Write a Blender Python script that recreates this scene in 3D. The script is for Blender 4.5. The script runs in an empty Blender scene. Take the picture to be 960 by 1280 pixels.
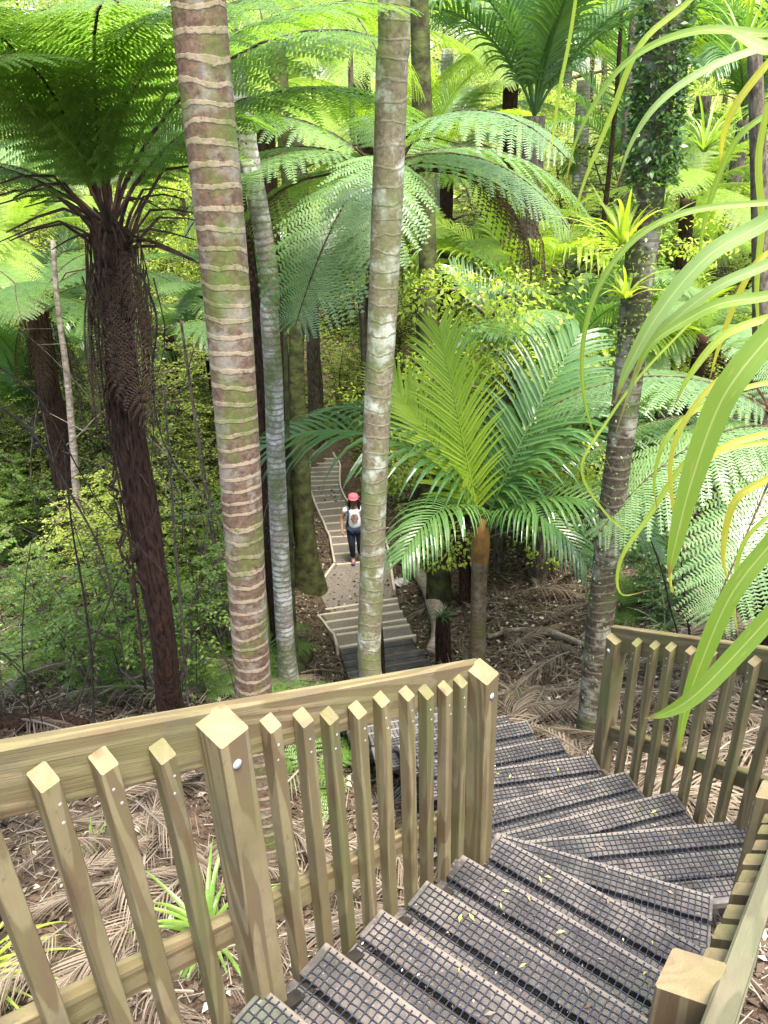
import bpy, math, random
import numpy as np
from mathutils import Vector, Matrix, Euler
R = math.radians
rnd = random.Random(11)
sc = bpy.context.scene
COL = sc.collection

# ------------------------------------------------------------------ camera model
F = 1000.0
g = np.array([67.0, 1920.0, F]); g /= np.linalg.norm(g)
zf = np.array([0, 0, 1.0]); fw = zf - g * (zf @ g); fw /= np.linalg.norm(fw)
rt = np.cross(g, fw)
if rt[0] < 0: rt = -rt
def ray(px, py):
    c = np.array([px - 480.0, py - 640.0, F]); return np.array([c @ rt, c @ fw, -(c @ g)])
def W(px, py, z):
    r = ray(px, py); return Vector(r * (z / r[2]))
def D(px, py, y):
    r = ray(px, py); return Vector(r * (y / r[1]))
def PX(p):
    c = p[0] * rt + p[1] * fw - p[2] * g
    return (480 + F * c[0] / c[2], 640 + F * c[1] / c[2], c[2])
cam = bpy.data.cameras.new('camera'); camo = bpy.data.objects.new('camera', cam); COL.objects.link(camo)
def tow(c): return Vector((c @ rt, c @ fw, -(c @ g)))
X = tow(np.array([1.0, 0, 0])); Y = tow(np.array([0, -1.0, 0])); Z = tow(np.array([0, 0, -1.0]))
camo.matrix_world = Matrix(((X.x, Y.x, Z.x, 0), (X.y, Y.y, Z.y, 0), (X.z, Y.z, Z.z, 0), (0, 0, 0, 1)))
cam.sensor_fit = 'VERTICAL'; cam.sensor_height = 36; cam.lens = 36 * F / 1280
cam.clip_start = 0.02; cam.clip_end = 2000
sc.camera = camo

# ------------------------------------------------------------------ node helpers
def mat(name):
    m = bpy.data.materials.new(name); m.use_nodes = True
    nt = m.node_tree; nt.nodes.clear()
    out = nt.nodes.new('ShaderNodeOutputMaterial')
    return m, nt, out
def N(nt, t, **k):
    n = nt.nodes.new(t)
    for a, b in k.items():
        if a in n.inputs.keys() if isinstance(a, str) else False: n.inputs[a].default_value = b
        else: setattr(n, a, b)
    return n
def ramp(nt, fac, stops, interp='LINEAR'):
    r = nt.nodes.new('ShaderNodeValToRGB'); r.color_ramp.interpolation = interp
    e = r.color_ramp.elements
    while len(e) < len(stops): e.new(0.5)
    for i, (p, c) in enumerate(stops):
        e[i].position = p; e[i].color = (c[0], c[1], c[2], 1)
    nt.links.new(fac, r.inputs[0]); return r.outputs[0]
def mixc(nt, fac, a, b, mode='MIX'):
    m = nt.nodes.new('ShaderNodeMix'); m.data_type = 'RGBA'; m.blend_type = mode
    for s, v in ((0, fac), (6, a), (7, b)):
        if hasattr(v, 'links') or hasattr(v, 'is_linked'): nt.links.new(v, m.inputs[s])
        else: m.inputs[s].default_value = v if s == 0 else (v[0], v[1], v[2], 1)
    return m.outputs[2]
def noise(nt, vec, scale, detail=3, rough=.5, dist=0):
    n = nt.nodes.new('ShaderNodeTexNoise'); n.inputs['Scale'].default_value = scale
    n.inputs['Detail'].default_value = detail; n.inputs['Roughness'].default_value = rough; n.inputs['Distortion'].default_value = dist
    if vec is not None: nt.links.new(vec, n.inputs['Vector'])
    return n.outputs[0]
def mapping(nt, vec, scale=(1, 1, 1), loc=(0, 0, 0)):
    m = nt.nodes.new('ShaderNodeMapping'); m.inputs['Scale'].default_value = scale; m.inputs['Location'].default_value = loc
    nt.links.new(vec, m.inputs['Vector']); return m.outputs[0]
def math_(nt, op, a, b=None, c=None):
    m = nt.nodes.new('ShaderNodeMath'); m.operation = op
    for i, v in enumerate((a, b, c)):
        if v is None: continue
        if hasattr(v, 'is_linked'): nt.links.new(v, m.inputs[i])
        else: m.inputs[i].default_value = v
    return m.outputs[0]
def bump(nt, h, strength, dist):
    b = nt.nodes.new('ShaderNodeBump'); b.inputs['Strength'].default_value = strength; b.inputs['Distance'].default_value = dist
    nt.links.new(h, b.inputs['Height']); return b.outputs[0]
def princ(nt, out, col, rough=.7, spec=.4, nrm=None):
    p = nt.nodes.new('ShaderNodeBsdfPrincipled')
    if hasattr(col, 'is_linked'): nt.links.new(col, p.inputs['Base Color'])
    else: p.inputs['Base Color'].default_value = (*col, 1)
    if hasattr(rough, 'is_linked'): nt.links.new(rough, p.inputs['Roughness'])
    else: p.inputs['Roughness'].default_value = rough
    p.inputs['Specular IOR Level'].default_value = spec
    if nrm is not None: nt.links.new(nrm, p.inputs['Normal'])
    nt.links.new(p.outputs[0], out.inputs[0]); return p
def objcoord(nt, rand=True):
    tc = nt.nodes.new('ShaderNodeTexCoord').outputs['Object']
    if not rand: return tc
    oi = nt.nodes.new('ShaderNodeObjectInfo').outputs['Random']
    v = nt.nodes.new('ShaderNodeVectorMath'); v.operation = 'ADD'
    m = math_(nt, 'MULTIPLY', oi, 37.0)
    cb = nt.nodes.new('ShaderNodeCombineXYZ')
    for i in range(3): nt.links.new(m, cb.inputs[i])
    nt.links.new(tc, v.inputs[0]); nt.links.new(cb.outputs[0], v.inputs[1]); return v.outputs[0]

def leaf_mat(name, a, b, trans=.35, rough=.45, spec=.5, hue=.5, tipc=None):
    """two leaf colours varied leaf by leaf, light passing through the blade"""
    m, nt, out = mat(name)
    geo = nt.nodes.new('ShaderNodeNewGeometry'); oi = nt.nodes.new('ShaderNodeObjectInfo')
    f = math_(nt, 'ADD', math_(nt, 'MULTIPLY', geo.outputs['Random Per Island'], .6), math_(nt, 'MULTIPLY', oi.outputs['Random'], .4))
    c = ramp(nt, f, [(.1, a), (.9, b)])
    if tipc:
        c = mixc(nt, math_(nt, 'GREATER_THAN', geo.outputs['Random Per Island'], .93), c, tipc)
    p = nt.nodes.new('ShaderNodeBsdfPrincipled'); nt.links.new(c, p.inputs['Base Color'])
    p.inputs['Roughness'].default_value = rough; p.inputs['Specular IOR Level'].default_value = spec
    t = nt.nodes.new('ShaderNodeBsdfTranslucent')
    nt.links.new(mixc(nt, 1.0, c, (1.5, 1.6, .55), 'MULTIPLY'), t.inputs['Color'])
    ms = nt.nodes.new('ShaderNodeMixShader'); ms.inputs[0].default_value = trans
    nt.links.new(p.outputs[0], ms.inputs[1]); nt.links.new(t.outputs[0], ms.inputs[2]); nt.links.new(ms.outputs[0], out.inputs[0])
    return m

def strap_mat(name, a, b, tip, trans=.45, rough=.4, spec=.5):
    m, nt, out = mat(name); uv = nt.nodes.new('ShaderNodeTexCoord').outputs['UV']; oi = nt.nodes.new('ShaderNodeObjectInfo').outputs['Random']
    sx = nt.nodes.new('ShaderNodeSeparateXYZ'); nt.links.new(uv, sx.inputs[0])
    st = noise(nt, mapping(nt, uv, (34, .8, 1)), 1.0, 3, .6); bl = noise(nt, mapping(nt, uv, (3, 9, 1)), 1.0, 4, .65)
    c = mixc(nt, st, a, b); c = mixc(nt, math_(nt, 'MULTIPLY', oi, .35), c, b)
    mid = math_(nt, 'LESS_THAN', math_(nt, 'ABSOLUTE', sx.outputs[0]), .07)
    c = mixc(nt, math_(nt, 'MULTIPLY', mid, .55), c, (.50, .52, .22))
    c = mixc(nt, ramp(nt, bl, [(.56, (0, 0, 0)), (.70, (.75, .75, .75))]), c, tip)
    c = mixc(nt, ramp(nt, math_(nt, 'ADD', sx.outputs[1], math_(nt, 'MULTIPLY', bl, .12)), [(.93, (0, 0, 0)), (1.0, (.9, .9, .9))]), c, (.24, .15, .06))
    p = nt.nodes.new('ShaderNodeBsdfPrincipled'); nt.links.new(c, p.inputs['Base Color']); p.inputs['Roughness'].default_value = rough; p.inputs['Specular IOR Level'].default_value = spec
    nt.links.new(bump(nt, st, .35, .002), p.inputs['Normal'])
    t = nt.nodes.new('ShaderNodeBsdfTranslucent'); nt.links.new(mixc(nt, 1.0, c, (1.5, 1.5, .5), 'MULTIPLY'), t.inputs['Color'])
    ms = nt.nodes.new('ShaderNodeMixShader'); ms.inputs[0].default_value = trans
    nt.links.new(p.outputs[0], ms.inputs[1]); nt.links.new(t.outputs[0], ms.inputs[2]); nt.links.new(ms.outputs[0], out.inputs[0]); return m

def wood_mat(name, light, dark, green, gamt=.5, scale=1.0, rough=.75):
    """sawn pine: growth rings cut by the board, run along local X; algae patches"""
    m, nt, out = mat(name)
    v = objcoord(nt)
    vm = mapping(nt, v, (1.2, 1, 1))
    w = nt.nodes.new('ShaderNodeTexNoise'); w.inputs['Scale'].default_value = 1.0; w.inputs['Detail'].default_value = 1.5
    nt.links.new(mapping(nt, v, (.55 * scale, 7 * scale, 7 * scale)), w.inputs['Vector'])
    rings = math_(nt, 'SINE', math_(nt, 'ADD', math_(nt, 'MULTIPLY', w.outputs[0], 58.0), math_(nt, 'MULTIPLY', noise(nt, mapping(nt, v, (3, 18, 18)), 1.0, 2), 2.0)))
    fine = noise(nt, mapping(nt, v, (6, 260, 260)), 1.0, 3, .6)
    blot = noise(nt, v, 3.2, 4, .6)
    gf = noise(nt, mapping(nt, v, (2.3, 6, 6), (5, 3, 1)), 1.0, 4, .65)
    c = ramp(nt, rings, [(0.0, dark), (.35, light), (1, light)])
    vt = nt.nodes.new('ShaderNodeVectorTransform'); vt.vector_type = 'NORMAL'; vt.convert_from = 'WORLD'; vt.convert_to = 'OBJECT'
    nt.links.new(nt.nodes.new('ShaderNodeNewGeometry').outputs['Normal'], vt.inputs[0]); sn = nt.nodes.new('ShaderNodeSeparateXYZ'); nt.links.new(vt.outputs[0], sn.inputs[0])
    c0 = mixc(nt, math_(nt, 'SUBTRACT', .75, math_(nt, 'MULTIPLY', math_(nt, 'ABSOLUTE', sn.outputs[0]), .6)), light, c)
    c1 = mixc(nt, math_(nt, 'MULTIPLY', fine, .35), c0, dark)
    c2 = mixc(nt, ramp(nt, blot, [(.42, (0, 0, 0)), (.75, (.55, .55, .55))]), c1, dark)
    c3 = mixc(nt, ramp(nt, gf, [(.38, (0, 0, 0)), (.66, (gamt, gamt, gamt))]), c2, green)
    kv = nt.nodes.new('ShaderNodeTexVoronoi'); kv.inputs['Scale'].default_value = 1.0; nt.links.new(mapping(nt, v, (3.2, 13, 13)), kv.inputs['Vector'])
    c3 = mixc(nt, ramp(nt, kv.outputs['Distance'], [(.05, (.75,) * 3), (.17, (.45,) * 3), (.26, (0, 0, 0))]), c3, (.09, .05, .025))
    gr = noise(nt, mapping(nt, v, (4, 11, 11), (3, 8, 2)), 1.0, 5, .7)
    c3 = mixc(nt, ramp(nt, gr, [(.52, (0, 0, 0)), (.72, (.6, .6, .6))]), c3, (.095, .082, .055))
    spk = noise(nt, v, 55, 2, .5)
    c4 = mixc(nt, ramp(nt, spk, [(.66, (0, 0, 0)), (.74, (.5, .5, .5))]), c3, (.08, .07, .05))
    h = math_(nt, 'ADD', fine, math_(nt, 'MULTIPLY', rings, .25))
    princ(nt, out, c4, rough, .25, bump(nt, h, .5, .0025))
    return m

M = {}
M['rail'] = wood_mat('treated_pine', (.235, .188, .102), (.10, .064, .032), (.135, .13, .048), .6)
M['rail_aged'] = wood_mat('treated_pine_aged', (.195, .158, .082), (.088, .060, .030), (.10, .105, .034), .8)
M['rail_dark'] = wood_mat('treated_pine_underside', (.27, .24, .13), (.17, .13, .075), (.16, .18, .06), .9)
M['endgrain'] = wood_mat('pine_end_grain', (.52, .45, .30), (.32, .25, .16), (.20, .19, .12), .6, 3)
def tread_mat():
    m, nt, out = mat('weathered_tread')
    v = objcoord(nt)
    fine = noise(nt, mapping(nt, v, (5, 190, 190)), 1, 3, .6)
    blot = noise(nt, v, 5.5, 5, .65); b2 = noise(nt, mapping(nt, v, (1, 1, 1), (7, 2, 5)), 2.1, 4, .6)
    sp = noise(nt, v, 70, 3, .6)
    c = ramp(nt, blot, [(.32, (.011, .0095, .008)), (.5, (.045, .038, .032)), (.68, (.135, .113, .095))])
    c = mixc(nt, math_(nt, 'MULTIPLY', fine, .5), c, (.07, .06, .055))
    c = mixc(nt, ramp(nt, b2, [(.52, (0, 0, 0)), (.72, (.65, .65, .65))]), c, (.05, .062, .036))
    c = mixc(nt, ramp(nt, sp, [(.60, (0, 0, 0)), (.70, (.6, .6, .6))]), c, (.20, .18, .15))
    sy = nt.nodes.new('ShaderNodeSeparateXYZ'); nt.links.new(objcoord(nt, False), sy.inputs[0])
    ed = math_(nt, 'ADD', sy.outputs[1], math_(nt, 'MULTIPLY', math_(nt, 'SUBTRACT', b2, .5), .03))
    c = mixc(nt, ramp(nt, ed, [(.012, (.75,) * 3), (.034, (0, 0, 0))]), c, (.165, .138, .112))
    princ(nt, out, c, ramp(nt, blot, [(.3, (.45,) * 3), (.7, (.8,) * 3)]), .35, bump(nt, math_(nt, 'ADD', fine, sp), .5, .003))
    return m
M['tread'] = tread_mat()
M['shade_board'] = None
def simple(name, a, b, scale=20, rough=.7, spec=.4, bs=.3, bd=.004, stretch=(1, 1, 1), detail=4):
    m, nt, out = mat(name); v = mapping(nt, objcoord(nt), stretch)
    n = noise(nt, v, scale, detail, .6)
    princ(nt, out, ramp(nt, n, [(.35, a), (.65, b)]), rough, spec, bump(nt, n, bs, bd)); return m
M['shade_board'] = simple('shade_dark_timber', (.012, .010, .008), (.035, .028, .02), 9, .8, .2)  # near-black colour painting the shade below the treads; stringers share it
M['rail_stained'] = wood_mat('stained_rail', (.165, .135, .085), (.07, .06, .035), (.10, .11, .055), .9)
M['grip'] = simple('grip_netting', (.007, .009, .014), (.020, .025, .036), 60, .42, .5, .2, .001)
M['steel'] = simple('galvanised', (.25, .25, .25), (.4, .4, .4), 80, .4, .6)
M['palebatten'] = simple('pale_timber', (.38, .33, .25), (.56, .50, .40), 9, .8, .2, .3, .003, (2, 20, 20))
M['gravel'] = simple('gravel', (.10, .085, .072), (.30, .255, .215), 75, .95, .2, 1, .02, detail=6)
def ground_mat():
    m, nt, out = mat('leaf_litter_soil'); v = objcoord(nt, False)
    a = noise(nt, v, 1.1, 5, .6); b = noise(nt, v, 26, 5, .7)
    vo = nt.nodes.new('ShaderNodeTexVoronoi'); vo.inputs['Scale'].default_value = 22; nt.links.new(mapping(nt, v, (1, 1, 1)), vo.inputs['Vector'])
    c = ramp(nt, b, [(.3, (.025, .017, .012)), (.5, (.078, .053, .037)), (.7, (.16, .115, .082))])
    c = mixc(nt, .3, c, ramp(nt, vo.outputs['Color'], [(.2, (.05, .03, .02)), (.8, (.26, .17, .11))]))
    c = mixc(nt, ramp(nt, a, [(.5, (0, 0, 0)), (.68, (.55, .55, .55))]), c, (.06, .075, .025))
    princ(nt, out, c, .95, .15, bump(nt, b, 1, .05)); return m
M['ground'] = ground_mat()

# ---- bark materials use UV: u round, v metres up the trunk
def nikau_mat(name, ringc, barkA, barkB, moss, mossamt, ring=.078, lichen=(.42, .44, .36), lich=.5, ringw=.80):
    m, nt, out = mat(name)
    uv = nt.nodes.new('ShaderNodeTexCoord').outputs['UV']; o = objcoord(nt)
    sx = nt.nodes.new('ShaderNodeSeparateXYZ'); nt.links.new(uv, sx.inputs[0])
    wob = noise(nt, o, 7, 2, .5); wob2 = noise(nt, o, 1.5, 2, .5)
    hh = math_(nt, 'ADD', math_(nt, 'DIVIDE', sx.outputs[1], ring), math_(nt, 'ADD', math_(nt, 'ADD', math_(nt, 'MULTIPLY', wob, .7), math_(nt, 'MULTIPLY', noise(nt, o, 42, 3, .7), .22)), math_(nt, 'MULTIPLY', wob2, 2.2)))
    fr = math_(nt, 'FRACT', hh)
    rg = ramp(nt, fr, [(ringw - .06, (0, 0, 0)), (ringw, (1, 1, 1)), (.97, (1, 1, 1)), (1, (0, 0, 0))])
    br = noise(nt, o, 35, 5, .7); pat = noise(nt, o, 6, 4, .65)
    c = ramp(nt, br, [(.3, barkA), (.68, barkB)])
    c = mixc(nt, ramp(nt, pat, [(.5, (0, 0, 0)), (.62, (lich, lich, lich))]), c, lichen)
    c = mixc(nt, math_(nt, 'MULTIPLY', rg, ramp(nt, br, [(.30, (.12,) * 3), (.50, (.95,) * 3)])), c, ringc)
    ms = noise(nt, mapping(nt, o, (1, 1, .8), (3, 9, 2)), 3.6, 5, .7)
    c = mixc(nt, ramp(nt, ms, [(.62 - mossamt * .3, (0, 0, 0)), (.80 - mossamt * .3, (.85, .85, .85))]), c, moss)
    h = math_(nt, 'ADD', math_(nt, 'MULTIPLY', rg, .7), br)
    princ(nt, out, c, .88, .2, bump(nt, h, .45, .007)); return m
M['nikau_big'] = nikau_mat('palm_bark_ringed', (.27, .215, .14), (.045, .027, .018), (.17, .11, .073), (.075, .115, .016), .44, lich=.25, ringw=.75, ring=.081)
M['nikau_pale'] = nikau_mat('palm_bark_lichen', (.215, .19, .125), (.085, .068, .04), (.24, .205, .13), (.12, .14, .045), .6, .11, (.42, .45, .36), .9, .9)
M['nikau_grey'] = nikau_mat('palm_bark_grey', (.20, .16, .11), (.13, .11, .09), (.36, .345, .30), (.09, .12, .03), .6, .06, (.55, .55, .5), .9, .7)
M['nikau_dark'] = nikau_mat('palm_bark_dark', (.13, .11, .072), (.018, .014, .009), (.085, .064, .042), (.06, .075, .025), .55, .075, (.30, .29, .22), .7, .78)
M['palm_young'] = nikau_mat('palm_bark_young', (.16, .10, .05), (.06, .04, .024), (.13, .09, .052), (.10, .12, .035), .35, .06, (.3, .3, .22), .3, .85)
M['fern_bark'] = simple('fern_trunk_fibre', (.010, .006, .004), (.075, .036, .022), 8, .9, .2, 1, .03, (6, 6, 1.4), 6)
M['fern_stub'] = simple('frond_stubs', (.018, .011, .007), (.085, .045, .027), 14, .8, .25, .5, .01)
M['mossbark'] = simple('mossy_bark', (.035, .03, .016), (.085, .10, .03), 6, .95, .15, 1, .03)
M['bark'] = simple('rough_bark', (.05, .038, .026), (.17, .14, .10), 9, .92, .2, 1, .03, (3, 3, 1))
M['twig'] = simple('twig_bark', (.05, .036, .027), (.15, .12, .09), 20, .85, .2)
M['vine'] = simple('dark_vine', (.018, .013, .010), (.05, .038, .03), 20, .8, .2)
M['deadwood'] = simple('bleached_log', (.16, .12, .09), (.42, .35, .28), 7, .9, .2, .6, .01, (1, 4, 4))
M['rock'] = simple('pale_stone', (.38, .35, .33), (.55, .52, .50), 9, .8, .3, .6, .01)
# leaves
M['fern'] = leaf_mat('fern_green', (.095, .18, .035), (.17, .28, .06), .5, .42, .5)
M['fern_silver'] = leaf_mat('fern_silver_green', (.125, .21, .075), (.21, .32, .12), .40, .36, .7)
M['fern_lime'] = leaf_mat('fern_lime', (.16, .25, .035), (.28, .38, .07), .5, .5, .4)
M['palm'] = leaf_mat('palm_green', (.05, .12, .03), (.10, .19, .05), .35, .30, .7)
M['palm_lime'] = leaf_mat('palm_young_green', (.24, .35, .03), (.36, .46, .05), .5, .4, .5)
M['shrub'] = leaf_mat('shrub_green', (.11, .20, .03), (.24, .35, .06), .48, .42, .5)
M['shrub_lime'] = leaf_mat('shrub_lime', (.24, .32, .045), (.42, .49, .09), .5, .5, .4)
M['shrub_dark'] = leaf_mat('shrub_deep_green', (.035, .085, .022), (.085, .16, .04), .3, .35, .6)
M['tree_leaf'] = leaf_mat('canopy_green', (.16, .24, .04), (.34, .42, .09), .5, .5, .4)
M['tree_pale'] = leaf_mat('canopy_pale', (.26, .33, .11), (.44, .50, .22), .5, .5, .4)
M['strap'] = strap_mat('strap_leaf', (.13, .23, .035), (.24, .34, .06), (.36, .36, .07))
M['strap_lime'] = strap_mat('strap_lime', (.24, .33, .035), (.36, .44, .07), (.45, .40, .10))
M['strap_yellow'] = strap_mat('strap_yellowing', (.34, .36, .04), (.52, .45, .07), (.42, .26, .07))
M['strap_silver'] = strap_mat('strap_silver', (.17, .27, .07), (.28, .38, .12), (.38, .38, .12), .35, .32, .7)
M['tuft'] = leaf_mat('tuft_leaf', (.13, .23, .035), (.24, .34, .06), .4, .4, .5)
M['tuft_lime'] = leaf_mat('tuft_lime', (.24, .33, .035), (.38, .45, .07), .5, .4, .5)
M['tuft_silver'] = leaf_mat('tuft_silver', (.17, .26, .11), (.28, .36, .18), .4, .4, .5)
M['tan'] = leaf_mat('dead_frond_tan', (.055, .038, .025), (.235, .185, .132), .12, .75, .2)
M['dead_dark'] = leaf_mat('dead_frond_brown', (.05, .03, .018), (.13, .08, .045), .15, .8, .2)
M['litter'] = leaf_mat('litter_leaf', (.040, .028, .019), (.135, .096, .066), .08, .8, .2, tipc=(.48, .40, .30))
M['litter_pale'] = leaf_mat('litter_pale', (.09, .072, .052), (.28, .24, .185), .1, .8, .2)

# ------------------------------------------------------------------ mesh helpers
class MB:
    def __init__(s): s.v = []; s.f = []; s.uv = []; s.mi = []
    def quad(s, a, b, c, d):
        n = len(s.v); s.v += [tuple(a), tuple(b), tuple(c), tuple(d)]; s.f.append((n, n + 1, n + 2, n + 3))
    def box(s, mtx, sx, sy, sz, bev=0):
        """box centred, sizes; light chamfer"""
        hx, hy, hz = sx / 2, sy / 2, sz / 2
        if bev <= 0:
            n = len(s.v)
            for x in (-hx, hx):
                for y in (-hy, hy):
                    for z in (-hz, hz): s.v.append(tuple(mtx @ Vector((x, y, z))))
            for q in ((0, 1, 3, 2), (4, 6, 7, 5), (0, 4, 5, 1), (2, 3, 7, 6), (0, 2, 6, 4), (1, 5, 7, 3)):
                s.f.append(tuple(n + i for i in q))
            return
        b = bev; n = len(s.v)
        sec = [(-hy + b, -hz), (hy - b, -hz), (hy, -hz + b), (hy, hz - b), (hy - b, hz), (-hy + b, hz), (-hy, hz - b), (-hy, -hz + b)]
        for x, k in ((-hx, 1), (-hx + b, 0), (hx - b, 0), (hx, 1)):
            for (y, z) in sec:
                if k: y = math.copysign(min(abs(y), hy - b), y); z = math.copysign(min(abs(z), hz - b), z)
                s.v.append(tuple(mtx @ Vector((x, y, z))))
        for r in range(3):
            for i in range(8):
                j = (i + 1) % 8
                s.f.append((n + r * 8 + i, n + r * 8 + j, n + (r + 1) * 8 + j, n + (r + 1) * 8 + i))
        s.f.append(tuple(n + i for i in reversed(range(8)))); s.f.append(tuple(n + 24 + i for i in range(8)))
    def tube(s, pts, rad, seg=8, cap=True, uv=False, fn=None):
        pts = [Vector(p) for p in pts]; k = len(pts)
        if not hasattr(rad, '__len__'): rad = [rad] * k
        n = len(s.v); up = Vector((0, 0, 1))
        ref = None
        for i, p in enumerate(pts):
            t = (pts[min(i + 1, k - 1)] - pts[max(i - 1, 0)])
            t = t.normalized() if t.length > 1e-9 else up
            if ref is None:
                ref = t.cross(Vector((1, 0, 0)) if abs(t.x) < .8 else Vector((0, 1, 0))).normalized()
            else:
                ref = (ref - t * ref.dot(t)).normalized()
            b = t.cross(ref)
            for j in range(seg):
                a = 2 * math.pi * j / seg
                r = rad[i] * (fn(i, j) if fn else 1)
                s.v.append(tuple(p + ref * math.cos(a) * r + b * math.sin(a) * r))
        for i in range(k - 1):
            for j in range(seg):
                j2 = (j + 1) % seg
                s.f.append((n + i * seg + j, n + i * seg + j2, n + (i + 1) * seg + j2, n + (i + 1) * seg + j))
        if cap:
            s.f.append(tuple(n + j for j in reversed(range(seg)))); s.f.append(tuple(n + (k - 1) * seg + j for j in range(seg)))
    def add(s, verts, faces):
        n = len(s.v); s.v += [tuple(v) for v in verts]; s.f += [tuple(n + i for i in f) for f in faces]
    def mesh(s, name, material, smooth=False):
        me = bpy.data.meshes.new(name); me.from_pydata(s.v, [], s.f); me.materials.append(material)
        if smooth: me.polygons.foreach_set('use_smooth', [True] * len(me.polygons))
        me.update(); return me
def link(name, me, parent=None, loc=None, rot=None, scale=None):
    o = bpy.data.objects.new(name, me); COL.objects.link(o)
    if parent: o.parent = parent
    if loc is not None: o.location = loc
    if rot is not None: o.rotation_euler = rot
    if scale is not None: o.scale = (scale,) * 3 if not hasattr(scale, '__len__') else scale
    return o
LABELS = set()
def tag(o, label, cat, group=None, kind=None):
    o['label'] = label; o['category'] = cat
    if group: o['group'] = group
    if kind: o['kind'] = kind
    return o
def struct(o, label, cat): return tag(o, label, cat, None, 'structure')
def thing(name, label, cat, loc=(0, 0, 0), group=None, rz=0):
    o = bpy.data.objects.new(name, None); COL.objects.link(o); o.location = loc; o.rotation_euler = (0, 0, rz)
    o.empty_display_size = .2
    return tag(o, label, cat, group)
def copy_tree(o, parent=None):
    c = o.copy(); COL.objects.link(c)
    if parent: c.parent = parent
    for ch in list(o.children): copy_tree(ch, c)
    return c
def spline(ctrl, n):
    """Catmull-Rom through control points"""
    P = [Vector(p) for p in ctrl]; P = [P[0] * 2 - P[1]] + P + [P[-1] * 2 - P[-2]]
    out = []; m = len(P) - 3
    for i in range(n):
        t = i / (n - 1) * m; k = min(int(t), m - 1); t -= k
        a, b, c, d = P[k], P[k + 1], P[k + 2], P[k + 3]
        out.append(.5 * ((2 * b) + (c - a) * t + (2 * a - 5 * b + 4 * c - d) * t * t + (3 * b - a - 3 * c + d) * t ** 3))
    return out
def frame(origin, xdir, up=Vector((0, 0, 1))):
    x = Vector(xdir).normalized(); y = up.cross(x).normalized(); z = x.cross(y)
    return Matrix(((x.x, y.x, z.x, origin[0]), (x.y, y.y, z.y, origin[1]), (x.z, y.z, z.z, origin[2]), (0, 0, 0, 1)))

# ------------------------------------------------------------------ stairs data
Z0, RISE = -2.4135, .1445
FD = Vector((.6225, .7826, 0))           # direction of the first flight (down)
FN = Vector((.7826, -.6225, 0))          # across it, to the right
A0 = Vector((-.430, 1.5227, 0))          # left end of nose 0
GO = .2925
noses = []                               # (left, right, z, planks)
for k in range(-4, 6):
    L = A0 + FD * (GO * k); z = Z0 - RISE * k
    Rr = L + FN * .985
    noses.append((Vector((L.x, L.y, z)), Vector((Rr.x, Rr.y, z)), 2))
for (l, r_, n_) in (((.508, 2.799), (1.438, 2.406), 2), ((.56, 2.858), (1.844, 2.948), 3), ((.53, 3.028), (1.582, 3.287), 2), ((.44, 3.336), (1.418, 3.589), 2),
                    ((.32, 3.75), (1.297, 3.883), 2), ((.18, 4.00), (1.157, 4.214), 2), ((.03, 4.33), (1.004, 4.543), 2)):
    z -= RISE; noses.append((Vector((l[0], l[1], z)), Vector((r_[0], r_[1], z)), n_))
n2 = 17; PR0 = Vector((1.004, 4.543, -4.1475)); PR1 = W(545, 831, -6.85)
for i in range(1, n2 + 1):
    t = i / n2
    p = PR0.lerp(PR1, t); p.x += -.42 * math.sin(math.pi * t) * (1 - .3 * t)
    w = 1.0 + .16 * t
    nd = Vector((.975, .215, 0)).lerp(Vector((.985, .18, 0)), t).normalized()
    noses.append((p - nd * w, p, 2))
# last boards at the foot
for (a_, b_, z_) in (((434, 840), (537, 823), -6.99), ((430, 827), (528, 811), -7.13), ((425.5, 811), (515, 797), -7.27)):
    noses.append((W(*a_, z_), W(*b_, z_), 2))

# ------------------------------------------------------------------ terrain
ctrl = [(-1.0, .8, -3.5), (.3, .4, -2.75), (2.2, 1.0, -3.0), (-.55, 3.8, -4.95), (-1.4, 5.5, -4.95), (.1, 5.5, -5.55), (1.5, 4.6, -4.45),
        (2.5, 3, -3.95), (4, 5, -4.4), (2.4, 7.2, -5.5), (.95, 7.2, -6.05), (-.9, 6.4, -5.4), (-1.3, 8.6, -6.9), (-.3, 7.5, -6.6), (1.3, 9.3, -7.0), (0, 8.8, -7.35), (0, 9.6, -7.5),
        (.0, 10.6, -7.78), (-.6, 11.3, -8.03), (.1, 11.6, -8.03), (-.6, 12.2, -8.03), (-.9, 13.3, -8.02), (.1, 13.3, -8.02), (-1.7, 13.3, -7.97), (-.6, 14.2, -8.04), (-.8, 17, -8.45), (-.9, 19, -8.5), (1.3, 12, -7.5), (2.2, 10.8, -6.9), (3.5, 14, -6.9), (-2.6, 10.5, -6.9),
        (-2.6, 13.5, -7.3), (-4.5, 10, -5.9), (-4, 6, -5.0), (-4, 3, -4.6), (-8, 12, -5), (8, 12, -5.5), (5, 9, -5.2), (8, 4, -3.8), (-8, 4, -4.2), (-1.2, 2.2, -4.35),
        (.3, 2.4, -4.1), (1.5, 3.2, -4.1), (1.2, 1.2, -3.3), (.8, 4.5, -4.75), (0, 24, -7.5), (-10, 25, -5), (10, 25, -4.5), (0, 40, -3.2), (-28, 40, -1.5), (28, 40, -1), (0, 62, 0),
        (-55, 62, 2), (55, 62, 2), (0, -12, -.5), (20, -10, 1), (-20, -10, .5), (-22, 12, -3), (22, 12, -2), (-60, 5, 2), (60, 5, 3)]
CP = np.array(ctrl)
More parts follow.
